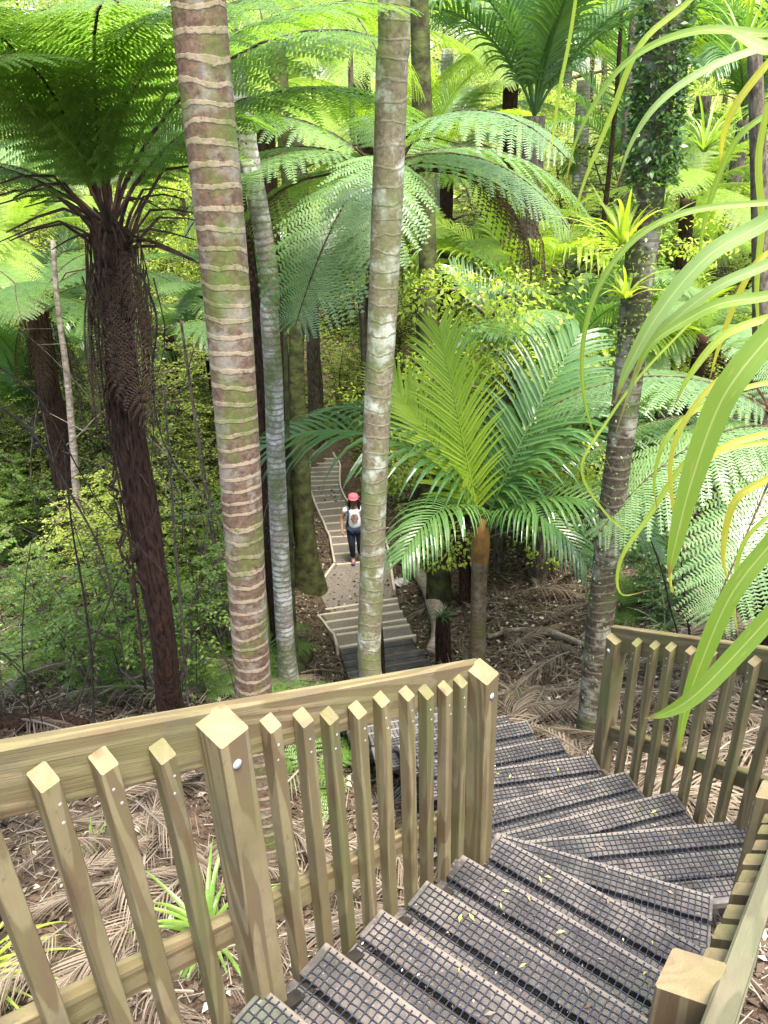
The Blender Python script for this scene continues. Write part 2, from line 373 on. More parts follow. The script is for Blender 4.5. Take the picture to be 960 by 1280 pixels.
def _tps():
    n = len(CP); d = np.linalg.norm(CP[:, None, :2] - CP[None, :, :2], axis=2)
    K = d ; K = K + np.eye(n) * 0.02
    Pm = np.hstack([np.ones((n, 1)), CP[:, :2]]); A = np.zeros((n + 3, n + 3)); A[:n, :n] = K; A[:n, n:] = Pm; A[n:, :n] = Pm.T
    return np.linalg.solve(A, np.concatenate([CP[:, 2], np.zeros(3)]))
TW = _tps()
def terr(x, y):
    x = np.asarray(x, float); y = np.asarray(y, float)
    d = np.sqrt((x[..., None] - CP[:, 0]) ** 2 + (y[..., None] - CP[:, 1]) ** 2 + .05)
    zz = (d * TW[:len(CP)]).sum(-1) + TW[-3] + TW[-2] * x + TW[-1] * y
    mk_ = 1 - np.exp(-((x + .5) / 1.6) ** 4) * (1 / (1 + np.exp(-(y - 8.5) * 3))) * (1 / (1 + np.exp((y - 20) * 2)))
    zz = zz + mk_ * .05 * np.sin(x * 2.3 + 1.1 * y) * np.cos(y * 1.9) + mk_ * .025 * np.sin(x * 6.1 + y) * np.sin(y * 5.3 - x)
    return zz
def gz(x, y): return float(terr(x, y))
def G(px, py, lo=1.0, hi=60.0):
    """ground point seen at a pixel"""
    r = ray(px, py); r = r / r[1]; y = lo
    while y < hi:
        if r[2] * y < gz(r[0] * y, y): break
        y += .05 if y < 20 else .3
    return Vector((r[0] * y, y, gz(r[0] * y, y)))
def ground():
    def axis(lo, hi, dense_lo, dense_hi, st):
        a = list(np.arange(dense_lo, dense_hi, st)); x = dense_lo; s = st
        b = []
        while x > lo: s *= 1.25; x -= s; b.append(x)
        x = dense_hi; s = st; c = []
        while x < hi: c.append(x); s *= 1.25; x += s
        return np.array(sorted(b) + a + c)
    xs = axis(-300, 300, -7, 7, .14); ys = axis(-120, 500, -1, 22, .14)
    XX, YY = np.meshgrid(xs, ys); Zz = terr(XX, YY)
    r = np.sqrt(XX ** 2 + YY ** 2); Zz = np.where(r > 60, np.minimum(Zz, 3), Zz)
    V = np.stack([XX.ravel(), YY.ravel(), Zz.ravel()], 1); nx = len(xs)
    f = []
    for j in range(len(ys) - 1):
        for i in range(nx - 1): a = j * nx + i; f.append((a, a + 1, a + nx + 1, a + nx))
    me = bpy.data.meshes.new('ground'); me.from_pydata(V.tolist(), [], f); me.materials.append(M['ground'])
    me.polygons.foreach_set('use_smooth', [True] * len(f))
    struct(link('ground', me), 'brown forest floor of soil and leaf litter falling into a gully', 'ground')
ground()

# ------------------------------------------------------------------ treads with netting
def net_mb(length, depth, cell=.0285, seed=0, t=.0042, far=False):
    """plastic grid: strands both ways, thicker at the knots, slightly uneven"""
    r = random.Random(seed); mb = MB(); nx = int(length / cell); ny = int(depth / cell)
    P = {}
    for i in range(nx + 1):
        for j in range(ny + 1):
            P[i, j] = Vector((i * cell + r.uniform(-.0022, .0022), j * cell + r.uniform(-.0022, .0022), r.uniform(0, .0012)))
    def strand(a, b):
        d = (b - a); L = d.length; d /= L; s = Vector((-d.y, d.x, 0))
        k = [(0, .0042), (.28, .0021), (.72, .0021), (1, .0042)]
        n = len(mb.v)
        for (q, w) in k:
            c = a + d * L * q
            mb.v += [tuple(c - s * w), tuple(c - s * w * .6 + Vector((0, 0, t))), tuple(c + s * w * .6 + Vector((0, 0, t))), tuple(c + s * w)]
        for q in range(3):
            for e in range(3): u = n + q * 4 + e; mb.f.append((u, u + 4, u + 5, u + 1))
    def simple_(a, b):
        d = (b - a).normalized(); s = Vector((-d.y, d.x, 0)) * .003; u = Vector((0, 0, t))
        n = len(mb.v); mb.v += [tuple(a - s), tuple(a + u), tuple(a + s), tuple(b - s), tuple(b + u), tuple(b + s)]
        mb.f += [(n, n + 3, n + 4, n + 1), (n + 1, n + 4, n + 5, n + 2)]
    fn = simple_ if far else strand
    for i in range(nx + 1):
        for j in range(ny + 1):
            if i < nx: fn(P[i, j], P[i + 1, j])
            if j < ny: fn(P[i, j], P[i, j + 1])
        if not far:   # cut ends towards the nose
            fn(P[i, 0], P[i, 0] + Vector((0, -.011 - r.random() * .006, 0)))
    return mb
PW, PG, PT = .136, .024, .042
stair = thing('timber_stairs', 'weathered grey timber stairs covered in black grip netting, turning left at the winders', 'stairs', (0, 0, 0))
seedn = 0
for idx, (L, Rr, npl) in enumerate(noses):
    d = (Rr - L).normalized(); ln = (Rr - L).length
    far = L.y > 4.6
    mb = MB()
    back = Vector((0, 0, 1)).cross(d)        # +y local: away from nose?  make it point up the stairs
    dirdown = FD if idx < 10 else Vector((-.2, .98, 0))
    if idx == 10: dirdown = Vector((.37, .93, 0))
    if back.dot(dirdown) > 0:
        # nose must run so that local +y points back up the stairs
        o = Rr; x = -d
    else:
        o = L; x = d
    mt = frame(o, x)
    r = random.Random(idx * 7 + 3)
    for q in range(npl):
        w = PW + r.uniform(-.002, .002); e = r.uniform(-.012, .012)
        c = Vector((ln / 2 + e, q * (PW + PG) + w / 2, -PT / 2))
        mb.box(Matrix.Translation(c), ln + r.uniform(-.01, .015), w, PT, .004)
    tr = link('tread', mb.mesh('tread', M['tread']), stair); tr.matrix_local = mt
    mb = MB()
    for q in range(1, npl): mb.box(Matrix.Translation(Vector((ln / 2, q * (PW + PG) - PG / 2, -PT - .030))), ln - .06, .09, .045)
    link('shade_board', mb.mesh('shade_board', M['shade_board']), tr)  # added dark boards standing in for the shade seen through the plank gaps
    dep = npl * PW + (npl - 1) * PG - .036
    nm = net_mb(ln - .03, dep, .0285 if not far else .034, idx, .0042 if not far else .003, far)
    nt_ = link('grip_netting', nm.mesh('grip_netting', M['grip']), tr, (.014, .026, .0012))
# stringers below
for side in (0, 1):
    for (a, b) in ((0, 9), (13, len(noses) - 1)):
        p0 = noses[a][side] + Vector((0, 0, -.2)); p1 = noses[b][side] + Vector((0, 0, -.2))
        if a == 13:
            pts = [noses[i][side] + Vector((0, 0, -.19)) for i in range(a, b + 1)]
        else: pts = [p0, p1]
        mb = MB()
        for i in range(len(pts) - 1):
            c = (pts[i] + pts[i + 1]) / 2; dd = pts[i + 1] - pts[i]
            inn = (noses[a][1 - side] - noses[a][side]).normalized() * .05
            mb.box(frame(c + inn, dd), dd.length + .01, .045, .2)
        link('stringer', mb.mesh('stringer', M['shade_board']), stair)
# ------------------------------------------------------------------ fences
def upright(w, h, slant, dirin, bev=.003):
    """square post, local X up so the grain runs with it; top cut slopes down to the stair side"""
    mb = MB(); hw = w / 2; n = 0
    # local: x up, y along fence, z towards stairs (in)
    b = bev
    sec = [(-hw + b, -hw), (hw - b, -hw), (hw, -hw + b), (hw, hw - b), (hw - b, hw), (-hw + b, hw), (-hw, hw - b), (-hw, -hw + b)]
    for (y, z) in sec: mb.v.append((0, y, z))
    for (y, z) in sec: mb.v.append((h - slant * (z + hw) / w, y, z))
    for i in range(8): j = (i + 1) % 8; mb.f.append((i, j, j + 8, i + 8))
    mb.f.append(tuple(reversed(range(8)))); mb.f.append(tuple(range(8, 16)))
    return mb
def up_matrix(p, along, inward):
    x = Vector((0, 0, 1)); z = inward.normalized(); y = z.cross(x)
    return Matrix(((x.x, y.x, z.x, p.x), (x.y, y.y, z.y, p.y), (x.z, y.z, z.z, p.z), (0, 0, 0, 1)))
def fence(name, label, O, u, slope, inward, posts, bals, matl, rails, jit=3, bw=.044, postw=.095, postin=0.0, below=.16, railm=None):
    """O: point on the inner faces of the balusters at s = 0, on the tread line; u: horizontal run; rails sit behind the balusters"""
    root = thing(name, label, 'fence', tuple(O)); r = random.Random(jit)
    u = Vector(u).normalized(); iw = Vector(inward).normalized()
    at = lambda s_, zoff, io=0.0: u * s_ + Vector((0, 0, slope * s_ + zoff)) + iw * io
    for (nm, top, hgt, s0, s1) in (('top_rail', 1.06, .165, rails[0], rails[1]), ('lower_rail', .285, .10, rails[2], rails[3])):
        a = at(s0, top - hgt / 2 * 1.1, -bw - .0225); b = at(s1, top - hgt / 2 * 1.1, -bw - .0225)
        mb = MB(); mb.box(Matrix.Identity(4), (b - a).length, .045, hgt * .97, .005)
        o = link(nm, mb.mesh(nm, railm or matl), root); o.matrix_local = frame((a + b) / 2, b - a)
    for s_ in posts:
        sl_ = .036; h = .974 + (.044 if postin else 0) + sl_ + r.uniform(-.004, .004)
        o = link('post', upright(postw, h + .45, sl_, iw, .005).mesh('post', matl), root)
        o.matrix_local = up_matrix(at(s_, -.45, postin - postw / 2), u, iw)
        mb = MB(); mb.tube([(0, 0, 0), (0, 0, .003), (0, 0, .007)], [.014, .0135, .006], 14)
        me = mb.mesh('bolt', M['steel'], True)
        bo = link('bolt', me, o, (h + .45 - .115, .008, postw / 2))
    for s_ in bals:
        h = .972 + .030 + r.uniform(-.009, .009)
        ml = matl if r.random() > .3 else M['rail_aged']
        o = link('baluster', upright(bw, h + below, .030, iw, .003).mesh('baluster', ml), root)
        o.matrix_local = up_matrix(at(s_, -below, -bw / 2), u, iw) @ Euler((r.uniform(-.03, .03), r.uniform(-.004, .004), r.uniform(-.007, .007))).to_matrix().to_4x4()
        for hh in (h + below - .085, h + below - .135):
            mb = MB(); mb.tube([(0, 0, 0), (0, 0, .0012)], .0038, 8)
            link('screw', mb.mesh('screw', M['steel']), o, (hh, r.uniform(-.008, .008), bw / 2))
    return root
lb = [.182, .306, .425, .549, .673, .809, .919, 1.048, 1.153, -.145, -.294, -.418] + [-.555 - .133 * i for i in range(6)]
fence('timber_fence', 'pale timber fence of square balusters along the left side of the upper stairs', A0 + Vector((0, 0, Z0)), FD, -.525, FN, [.013, 1.295], lb, M['rail'], (-1.5, 1.335, -1.5, 1.27), jit=5, postin=.045)
uD = (FD - FN * .045).normalized()
fence('timber_fence', 'timber fence at the right edge of the upper stairs, pale cut tops, stained rail', A0 + FN * 1.145 + Vector((0, 0, Z0)), uD, -.525, -FN, [.10, 1.37], [.262 + .1165 * i for i in range(9)] + [-.05 - .12 * i for i in range(4)], M['rail'], (-.7, 1.36, -.7, 1.33), jit=9, postin=.045, railm=M['rail_stained'])
uC = Vector((.3766, -.9264, 0)).normalized(); inC = Vector((-uC.y, uC.x, 0))
if inC.x > 0: inC = -inC
fence('timber_fence', 'weathered timber fence outside the bend of the stairs beside the dark speckled palm', Vector((1.36, 3.92, -3.953)), uC, .53, inC, [-.02], [.182 + .132 * i for i in range(11)], M['rail_aged'], (-.06, 1.75, 0, 1.75), jit=12)
# ================================================================== gravel path, far steps
def sheet(name, pts_l, pts_r, m, thick=.12, nsub=6):
    """ribbon of ground between two edges with skirts"""
    mb = MB(); n = len(pts_l); r = random.Random(4)
    for i in range(n):
        for j in range(nsub + 1):
            p = Vector(pts_l[i]).lerp(Vector(pts_r[i]), j / nsub)
            if 0 < j < nsub: p.z += r.uniform(-.012, .012)
            mb.v.append(tuple(p))
    for i in range(n - 1):
        for j in range(nsub): a = i * (nsub + 1) + j; mb.f.append((a, a + 1, a + nsub + 2, a + nsub + 1))
    return mb.mesh(name, m, True)
def board(mb, a, b, h, t, top=0.0):
    a = Vector(a); b = Vector(b); c = (a + b) / 2; c.z += top - h / 2
    mb.box(frame(c, b - a), (b - a).length, t, h, .006)
ZL = -7.9
# landing between the two flights
Ll = [(398, 762), (388, 750), (381, 735), (398, 722), (415, 710), (420.5, 706)]
Lr = [(497, 748), (495, 745), (493, 738), (490, 722), (487, 708), (486, 700)]
pl_ = [W(*p, ZL) for p in Ll]; pr_ = [W(*p, ZL) for p in Lr]
struct(link('path', sheet('path', pl_, pr_, M['gravel'])), 'dark gravel landing between the two flights in the gully', 'path')
# short gravel steps between landing and the netted boards
gs = thing('gravel_steps', 'short flight of gravel steps with double pale battens below the grey netted boards', 'steps')
st = [((399, 763), (497, 748), ZL), ((399, 769), (498, 755), ZL + .08), ((407, 778), (503, 764), ZL + .20), ((414, 788), (508, 774), ZL + .32), ((420, 794), (512, 781), ZL + .42), ((424, 809), (520, 794), ZL + .56)]
prev = None
gpts = []
for i, (a, b, zz) in enumerate(st):
    A = W(*a, zz); B = W(*b, zz); mb = MB()
    board(mb, A, B, .13, .05, .012); link('riser', mb.mesh('riser', M['palebatten']), gs)
    gpts.append((A, B))
for i in range(len(gpts) - 1):
    (A, B), (C, Dd) = gpts[i], gpts[i + 1]
    zz = A.z - .015
    tl = [Vector((C.x, C.y, zz)), Vector((A.x, A.y, zz))]; tr_ = [Vector((Dd.x, Dd.y, zz)), Vector((B.x, B.y, zz))]
    link('gravel_tread', sheet('gravel_tread', tl, tr_, M['gravel']), gs)
mb = MB()
for i in range(len(gpts) - 1): board(mb, gpts[i][0] + Vector((-.03, 0, .03)), gpts[i + 1][0] + Vector((-.03, 0, .03)), .16, .04)
link('edge_board', mb.mesh('edge_board', M['palebatten']), gs)
# far flight
fs = thing('gravel_steps', 'long curving flight of gravel steps with pale risers behind the walking woman', 'steps', (0, 0, 0))
fl = [((420.5, 706), (486, 700)), ((418, 693), (483, 688)), ((416, 681.5), (480, 677)), ((414, 672), (476, 668)), ((410, 664.7), (470, 660)), ((406.7, 655), (461, 651)), ((402, 646.5), (447, 642)),
      ((398.6, 638), (438, 634.5)), ((395, 629.5), (431, 626)), ((392, 621), (427, 618.5)), ((389.5, 614), (424.5, 612)), ((388, 608), (423.5, 606)), ((387.5, 602), (423.3, 600.5)), ((387, 596.5), (423.3, 595.5)), ((387.5, 591), (423.5, 590)),
      ((389, 585), (424, 584)), ((389, 580), (422, 579)), ((384, 574.5), (418, 573.5)), ((378, 569), (415, 568))]
fp = []
for i, (a, b) in enumerate(fl):
    zz = ZL + .02 - .028 * i
    fp.append((W(*a, zz), W(*b, zz)))
for i, (A, B) in enumerate(fp):
    mb = MB(); board(mb, A, B, .12, .045, .018); link('riser', mb.mesh('riser', M['palebatten']), fs)
for i in range(len(fp) - 1):
    (A, B), (C, Dd) = fp[i], fp[i + 1]
    link('gravel_tread', sheet('gravel_tread', [A - Vector((0, 0, .01)), C - Vector((0, 0, .0))], [B - Vector((0, 0, .01)), Dd], M['gravel'], nsub=4), fs)
for side in (0, 1):
    mb = MB()
    for i in range(len(fp) - 1):
        o = Vector((-.03 if side == 0 else .03, 0, .07)); board(mb, fp[i][side] + o, fp[i + 1][side] + o, .2, .04)
    link('edge_board', mb.mesh('edge_board', M['palebatten']), fs)
# landing edge boards
for (pp, lab) in (((W(418, 709, ZL), W(399, 736, ZL)), 'pale edging board angled beside the landing below the dark mossy trunk'), ((W(487, 700, ZL), W(493, 742, ZL)), 'pale edging board on the landing beside the light stone')):
    mb = MB(); board(mb, pp[0], pp[1], .2, .045, .09); tag(link('edging_board', mb.mesh('edging_board', M['palebatten'])), lab, 'edging board')

# ================================================================== trunks
def trunk_mesh(name, pts, rad, m, seg=20, step=.05, ring=0.0, ringh=.078, rough=.02, seed=0):
    """tapered trunk along a spline with ring scars in the surface; UV v = metres up"""
    r = random.Random(seed)
    pts = [Vector(p) for p in pts]; L = sum((pts[i + 1] - pts[i]).length for i in range(len(pts) - 1))
    n = max(6, int(L / step)); sp = spline(pts, n)
    V = []; Fc = []; UVv = []; d = 0
    rr = np.interp(np.linspace(0, 1, n), np.linspace(0, 1, len(rad)), rad)
    ref = Vector((1, 0, 0)); ph = [r.uniform(0, 6.28) for _ in range(8)]
    for i, p in enumerate(sp):
        t = (sp[min(i + 1, n - 1)] - sp[max(i - 1, 0)]).normalized(); ref = (ref - t * ref.dot(t)).normalized(); b = t.cross(ref)
        if i: d += (p - sp[i - 1]).length
        for j in range(seg):
            a = 2 * math.pi * j / seg
            w = .25 * math.sin(a + ph[0] + d * 1.7) + .15 * math.sin(2 * a + ph[1] + d * 3)
            fr = ((d / ringh) + w) % 1.0
            q = 1 + ring * (1 if fr > .75 else fr * .5) + rough * math.sin(3 * a + ph[2] + d * 5) * .6 + rough * math.sin(2 * a + ph[3] - d * 2.2)
            V.append(tuple(p + (ref * math.cos(a) + b * math.sin(a)) * rr[i] * q)); UVv.append((j / seg, d))
    for i in range(n - 1):
        for j in range(seg): j2 = (j + 1) % seg; Fc.append((i * seg + j, i * seg + j2, (i + 1) * seg + j2, (i + 1) * seg + j))
    Fc.append(tuple(range((n - 1) * seg, n * seg)))
    me = bpy.data.meshes.new(name); me.from_pydata(V, [], Fc); me.materials.append(m)
    uv = me.uv_layers.new(name='UV'); li = np.zeros(len(me.loops), dtype=np.int32); me.loops.foreach_get('vertex_index', li)
    arr = np.array(UVv, dtype=np.float32)[li]; uv.data.foreach_set('uv', arr.ravel())
    me.polygons.foreach_set('use_smooth', [True] * len(me.polygons)); return me

# ================================================================== leaves & fronds
def frond_curve(L, e0, e1, n=26, pw=1.0):
    """arching midrib in the XZ plane: elevation runs from e0 at the base to e1 at the tip"""
    pts = [Vector((0, 0, 0))]; ds = L / (n - 1); tan = []
    for i in range(n):
        t = i / (n - 1); e = R(e0 + (e1 - e0) * t ** pw); tan.append(Vector((math.cos(e), 0, math.sin(e))))
        if i < n - 1: pts.append(pts[-1] + tan[-1] * ds)
    return pts, tan
def strip(mb, pts, side, widths, fold=0.0, nrm=None):
    """leaf blade along pts: two faces across with a V fold"""
    n = len(mb.v); k = len(pts)
    for i in range(k):
        w = widths[i]; s_ = side if not isinstance(side, list) else side[i]; u = nrm if nrm is not None else Vector((0, 0, 1))
        mb.v += [tuple(pts[i] - s_ * w + u * w * fold), tuple(pts[i]), tuple(pts[i] + s_ * w + u * w * fold)]
    for i in range(k - 1):
        a = n + i * 3; mb.f += [(a, a + 1, a + 4, a + 3), (a + 1, a + 2, a + 5, a + 4)]
def interp(pts, t):
    x = t * (len(pts) - 1); i = min(int(x), len(pts) - 2); return pts[i].lerp(pts[i + 1], x - i)
def fern_frond(L=2.0, e0=40, e1=-35, pairs=20, pn=15, wid=.30, droop=.25, seed=0, simple_=False, pw=1.0, stipe=.14, curl=0):
    """twice-divided tree fern frond.  returns (blade, midrib)"""
    r = random.Random(seed); pts, tan = frond_curve(L, e0, e1, pw=pw); mb = MB(); rb = MB()
    rb.tube(pts[::3] + [pts[-1]], [.011 * L / 2 * (1 - .75 * i / 9) + .001 for i in range(len(pts[::3]) + 1)], 5)
    for k in range(pairs):
        t = stipe + (1 - stipe) * (k + .5) / pairs; u = (t - stipe) / (1 - stipe)
        ln = L * wid * (math.sin(math.pi * (u * .86 + .12)) ** .75) * r.uniform(.93, 1.05)
        if ln < .03: continue
        p = interp(pts, t); tg = interp(tan, t).normalized(); nm = Vector((-tg.z, 0, tg.x))
        for s in (-1, 1):
            fa = R(18 + 28 * u + r.uniform(-5, 5)); dir0 = (Vector((0, s, 0)) * math.cos(fa) + tg * math.sin(fa)).normalized()
            dr = droop * r.uniform(.7, 1.3)
            m_ = 6 if simple_ else pn; q = []
            for i in range(m_ + 1):
                v = i / m_; q.append(p + dir0 * ln * v + Vector((0, 0, -1)) * ln * dr * v * v + tg * curl * ln * v * v)
            if simple_:
                w = [.06 * ln * (1 - .8 * i / m_) + .004 for i in range(m_ + 1)]; strip(mb, q, tg, w, .1); continue
            # pinna midrib
            strip(mb, q[::3] + [q[-1]], tg, [.0022 * (L / 2)] * (len(q[::3]) + 1), 0)
            for i in range(m_):
                v = (i + .5) / m_; pl = ln * .19 * (1 - v * .88) + .006; a = q[i].lerp(q[i + 1], .5)
                dd = (q[i + 1] - q[i]).normalized(); perp = dd.cross(nm).normalized(); hw = ln / m_ * .36
                for ss in (-1, 1):
                    d1 = (perp * ss + dd * .35).normalized(); tip = a + d1 * pl + nm * -pl * .15 * r.uniform(0, 2)
                    mb.v_ = len(mb.v); n0 = len(mb.v)
                    mid = a.lerp(tip, .55)
                    mb.v += [tuple(a - dd * hw), tuple(a + dd * hw), tuple(mid + dd * hw * .85), tuple(tip), tuple(mid - dd * hw * .75)]
                    mb.f.append((n0, n0 + 1, n0 + 2, n0 + 3, n0 + 4))
    return mb, rb
def palm_frond(L=2.6, e0=70, e1=-10, pairs=42, ll=.62, droop=.5, seed=0, pw=1.3, ww=.019, vee=.5, fwd=38, tipd=0.0, rows=1, seg=5):
    r = random.Random(seed); pts, tan = frond_curve(L, e0, e1, pw=pw, n=30); mb = MB(); rb = MB()
    rb.tube(pts[::3] + [pts[-1]], [.017 * (1 - .82 * i / 10) + .0015 for i in range(len(pts[::3]) + 1)], 5)
    for k in range(pairs):
        t = .12 + .88 * (k + .5) / pairs; u = (t - .12) / .88
        ln = ll * (math.sin(math.pi * (u * .80 + .13)) ** .6) * r.uniform(.93, 1.05)
        p = interp(pts, t); tg = interp(tan, t).normalized(); nm = Vector((-tg.z, 0, tg.x))
        for s in (-1, 1):
            fa = R(fwd + 22 * u + r.uniform(-4, 4)); d0 = (Vector((0, s, 0)) * math.cos(fa) + tg * math.sin(fa) + nm * vee * (1 - .5 * u)).normalized()
            q = [p]; d = d0.copy(); dr = droop * r.uniform(.75, 1.3) + tipd * u
            for i in range(seg):
                d = (d + Vector((0, 0, -1)) * dr * (i + .6) / seg * .8).normalized(); q.append(q[-1] + d * ln / seg)
            side = []
            for i in range(seg + 1):
                dd = (q[min(i + 1, seg)] - q[max(i - 1, 0)]).normalized(); sd = dd.cross(nm); sd = sd.normalized() if sd.length > .05 else tg; side.append(sd)
            w = [ww * .55] + [ww * (1 - .85 * (i / seg) ** 2.2) for i in range(1, seg + 1)]; w[-1] = .0015
            strip(mb, q, side, w, .32, nm)
    return mb, rb
def strap_leaf_mesh(pts, wmax, m, seg=26, twist=0, fold=.25, base=.8, off=Vector((0, 0, 0))):
    sp = spline(pts, seg); mb = MB(); k = len(sp); side = []; nr = []
    for i in range(k):
        t = (sp[min(i + 1, k - 1)] - sp[max(i - 1, 0)]).normalized()
        up = Vector((-.35, -.75, .55)); up = up - t * up.dot(t); up.normalize()
        up = Matrix.Rotation(twist * (i / k - .3), 3, t) @ up
        side.append(t.cross(up)); nr.append(up)
    n = len(mb.v)
    for i in range(k):
        u = i / (k - 1); w = wmax * (base + (1 - base) * min(1, u * 3)) * (1 - max(0, (u - .5) / .5) ** 1.7); w = max(w, .0008)
        for c, z in ((-1, fold), (-.5, .35 * fold), (0, 0), (.5, .35 * fold), (1, fold)):
            mb.v.append(tuple(sp[i] + side[i] * w * c + nr[i] * w * z))
    for i in range(k - 1):
        for c in range(4): a = n + i * 5 + c; mb.f.append((a, a + 1, a + 6, a + 5))
    me = mb.mesh('leaf', m, True); uv = me.uv_layers.new(name='UV'); li = np.zeros(len(me.loops), dtype=np.int32); me.loops.foreach_get('vertex_index', li)
    uvv = np.array([((j % 5 - 2) / 2.0, (j // 5) / (k - 1)) for j in range(k * 5)], dtype=np.float32); uv.data.foreach_set('uv', uvv[li].ravel()); return me
def tuft_mb(n=26, L=.7, w=.014, seed=0, e0=(50, 88), e1=(-60, 20), seg=8):
    r = random.Random(seed); mb = MB()
    for k in range(n):
        a = r.uniform(0, 2 * math.pi); l = L * r.uniform(.55, 1.1); p, t = frond_curve(l, r.uniform(*e0), r.uniform(*e1), n=seg)
        rot = Matrix.Rotation(a, 3, 'Z'); sd = rot @ Vector((0, 1, 0)); off = rot @ Vector((.03 * r.random(), 0, 0))
        strip(mb, [rot @ q + off for q in p], sd, [w * r.uniform(.8, 1.1) * (1 - (i / (seg - 1)) ** 2.5) + .001 for i in range(seg)], .3)
    return mb
def leaf_quads(P, Dr, size, r, fold=.25):
    """P points, Dr directions -> folded leaf blades (numpy)"""
    n = len(P); Dr = Dr / (np.linalg.norm(Dr, axis=1)[:, None] + 1e-9)
    up = np.tile(np.array([0, 0, 1.0]), (n, 1)) + r.normal(0, .45, (n, 3)); S = np.cross(Dr, up); S /= (np.linalg.norm(S, axis=1)[:, None] + 1e-9)
    U = np.cross(S, Dr); sz = size * r.uniform(.6, 1.25, (n, 1)); w = sz * .27
    a = P; b = P + Dr * sz * .45 + S * w + U * w * fold; c = P + Dr * sz - U * sz * .1; d = P + Dr * sz * .45 - S * w + U * w * fold
    V = np.stack([a, b, c, d], 1).reshape(-1, 3); i = np.arange(n) * 4
    Fq = np.stack([i, i + 1, i + 2, i + 3], 1)
    return V, Fq
def np_mesh(name, V, Fq, m):
    me = bpy.data.meshes.new(name); me.vertices.add(len(V)); me.vertices.foreach_set('co', V.astype(np.float32).ravel())
    k = Fq.shape[1]; me.loops.add(Fq.size); me.loops.foreach_set('vertex_index', Fq.astype(np.int32).ravel())
    me.polygons.add(len(Fq)); me.polygons.foreach_set('loop_start', np.arange(0, Fq.size, k, dtype=np.int32)); me.polygons.foreach_set('loop_total', np.full(len(Fq), k, dtype=np.int32))
    me.update(calc_edges=True); me.materials.append(m); return me
def shrub_meshes(h=1.8, spread=.8, stems=6, leaf=.05, nleaf=2600, seed=0, m=None, open_=.5, stemr=.009, flat=.5):
    r = np.random.default_rng(seed); rr = random.Random(seed); wb = MB(); P = []; Dd = []
    twigs = []
    for s in range(stems):
        a = rr.uniform(0, 6.28); tip = Vector((math.cos(a) * spread * rr.uniform(.3, 1), math.sin(a) * spread * rr.uniform(.3, 1), h * rr.uniform(.7, 1)))
        c = [Vector((rr.uniform(-.05, .05), rr.uniform(-.05, .05), -.1)), tip * .33 + Vector((rr.uniform(-.1, .1), rr.uniform(-.1, .1), h * .08)), tip * .7 + Vector((rr.uniform(-.12, .12), rr.uniform(-.12, .12), 0)), tip]
        sp = spline(c, 10); wb.tube(sp, [stemr * h * (1 - .75 * i / 9) for i in range(10)], 5)
        nb = int(nleaf / stems / 16)
        for b in range(nb):
            t = rr.uniform(open_ * .6, 1); p = interp(sp, t); az = rr.uniform(0, 6.28); l = h * rr.uniform(.12, .32) * (1.15 - .5 * t)
            d = Vector((math.cos(az), math.sin(az), rr.uniform(-.15, .7) * flat)).normalized(); q = p + d * l + Vector((0, 0, -l * .1))
            twigs.append((p, q)); wb.tube([p, p.lerp(q, .5) + Vector((0, 0, l * .06)), q], [.0035 * h, .0025 * h, .001], 3, cap=False)
    for (p, q) in twigs:
        k = 16; L = (q - p)
        for i in range(k):
            t = (i + 1) / k; b = p.lerp(q, t); P.append(tuple(b + Vector((0, 0, L.length * .06 * math.sin(3.1 * t)))))
            sd = L.cross(Vector((0, 0, 1))).normalized() * (1 if i % 2 else -1)
            Dd.append(tuple(L.normalized() * .6 + sd * rr.uniform(.5, 1) + Vector((rr.uniform(-.3, .3), rr.uniform(-.3, .3), rr.uniform(-.35, .2)))))
    V, Fq = leaf_quads(np.array(P), np.array(Dd), leaf, r)
    return np_mesh('foliage', V, Fq, m), wb.mesh('stem', M['twig'])
def tree_meshes(h=9, cr=3, leaf=.13, nleaf=6000, seed=0, m=None, clusters=26, base=.35, trad=.14, bark='bark'):
    """limbs carrying clumps of leaves with gaps between them"""
    r = np.random.default_rng(seed); rr = random.Random(seed); wb = MB(); top = Vector((rr.uniform(-.5, .5), rr.uniform(-.5, .5), h * .93))
    sp = spline([Vector((0, 0, -.3)), Vector((rr.uniform(-.3, .3), rr.uniform(-.3, .3), h * .35)), Vector((rr.uniform(-.4, .4), rr.uniform(-.4, .4), h * .7)), top], 14)
    wb.tube(sp, [trad * (1 - .85 * i / 13) for i in range(14)], 8)
    P = []; Dd = []
    for c in range(clusters):
        t = base + (1 - base) * rr.random(); p = interp(sp, min(t, 1)); az = rr.uniform(0, 6.28); l = cr * rr.uniform(.35, 1) * (1.1 - .5 * max(0, t - .5))
        q = p + Vector((math.cos(az) * l, math.sin(az) * l, rr.uniform(-.1, .5) * l)); mid = p.lerp(q, .5) + Vector((0, 0, .12 * l))
        wb.tube([p, mid, q], [trad * .32, trad * .2, .01], 5, cap=False)
        for sc_ in range(3):
            cc = mid.lerp(q, rr.uniform(.2, 1.1)) + Vector((rr.gauss(0, .25), rr.gauss(0, .25), rr.gauss(0, .15))) * cr * .3
            k = nleaf // clusters // 3; rad = cr * rr.uniform(.16, .30)
            x = r.normal(0, 1, (k, 3)); x /= np.linalg.norm(x, axis=1)[:, None]; x *= (r.uniform(.2, 1, (k, 1)) ** .5) * rad; x[:, 2] *= .55
            P.append(x + np.array(cc)); Dd.append(x * .8 + r.normal(0, .5, (k, 3)) * rad + np.array([0, 0, -.25 * rad]))
    V, Fq = leaf_quads(np.concatenate(P), np.concatenate(Dd), leaf, r)
    return np_mesh('crown', V, Fq, m), wb.mesh('trunk', M[bark], True)

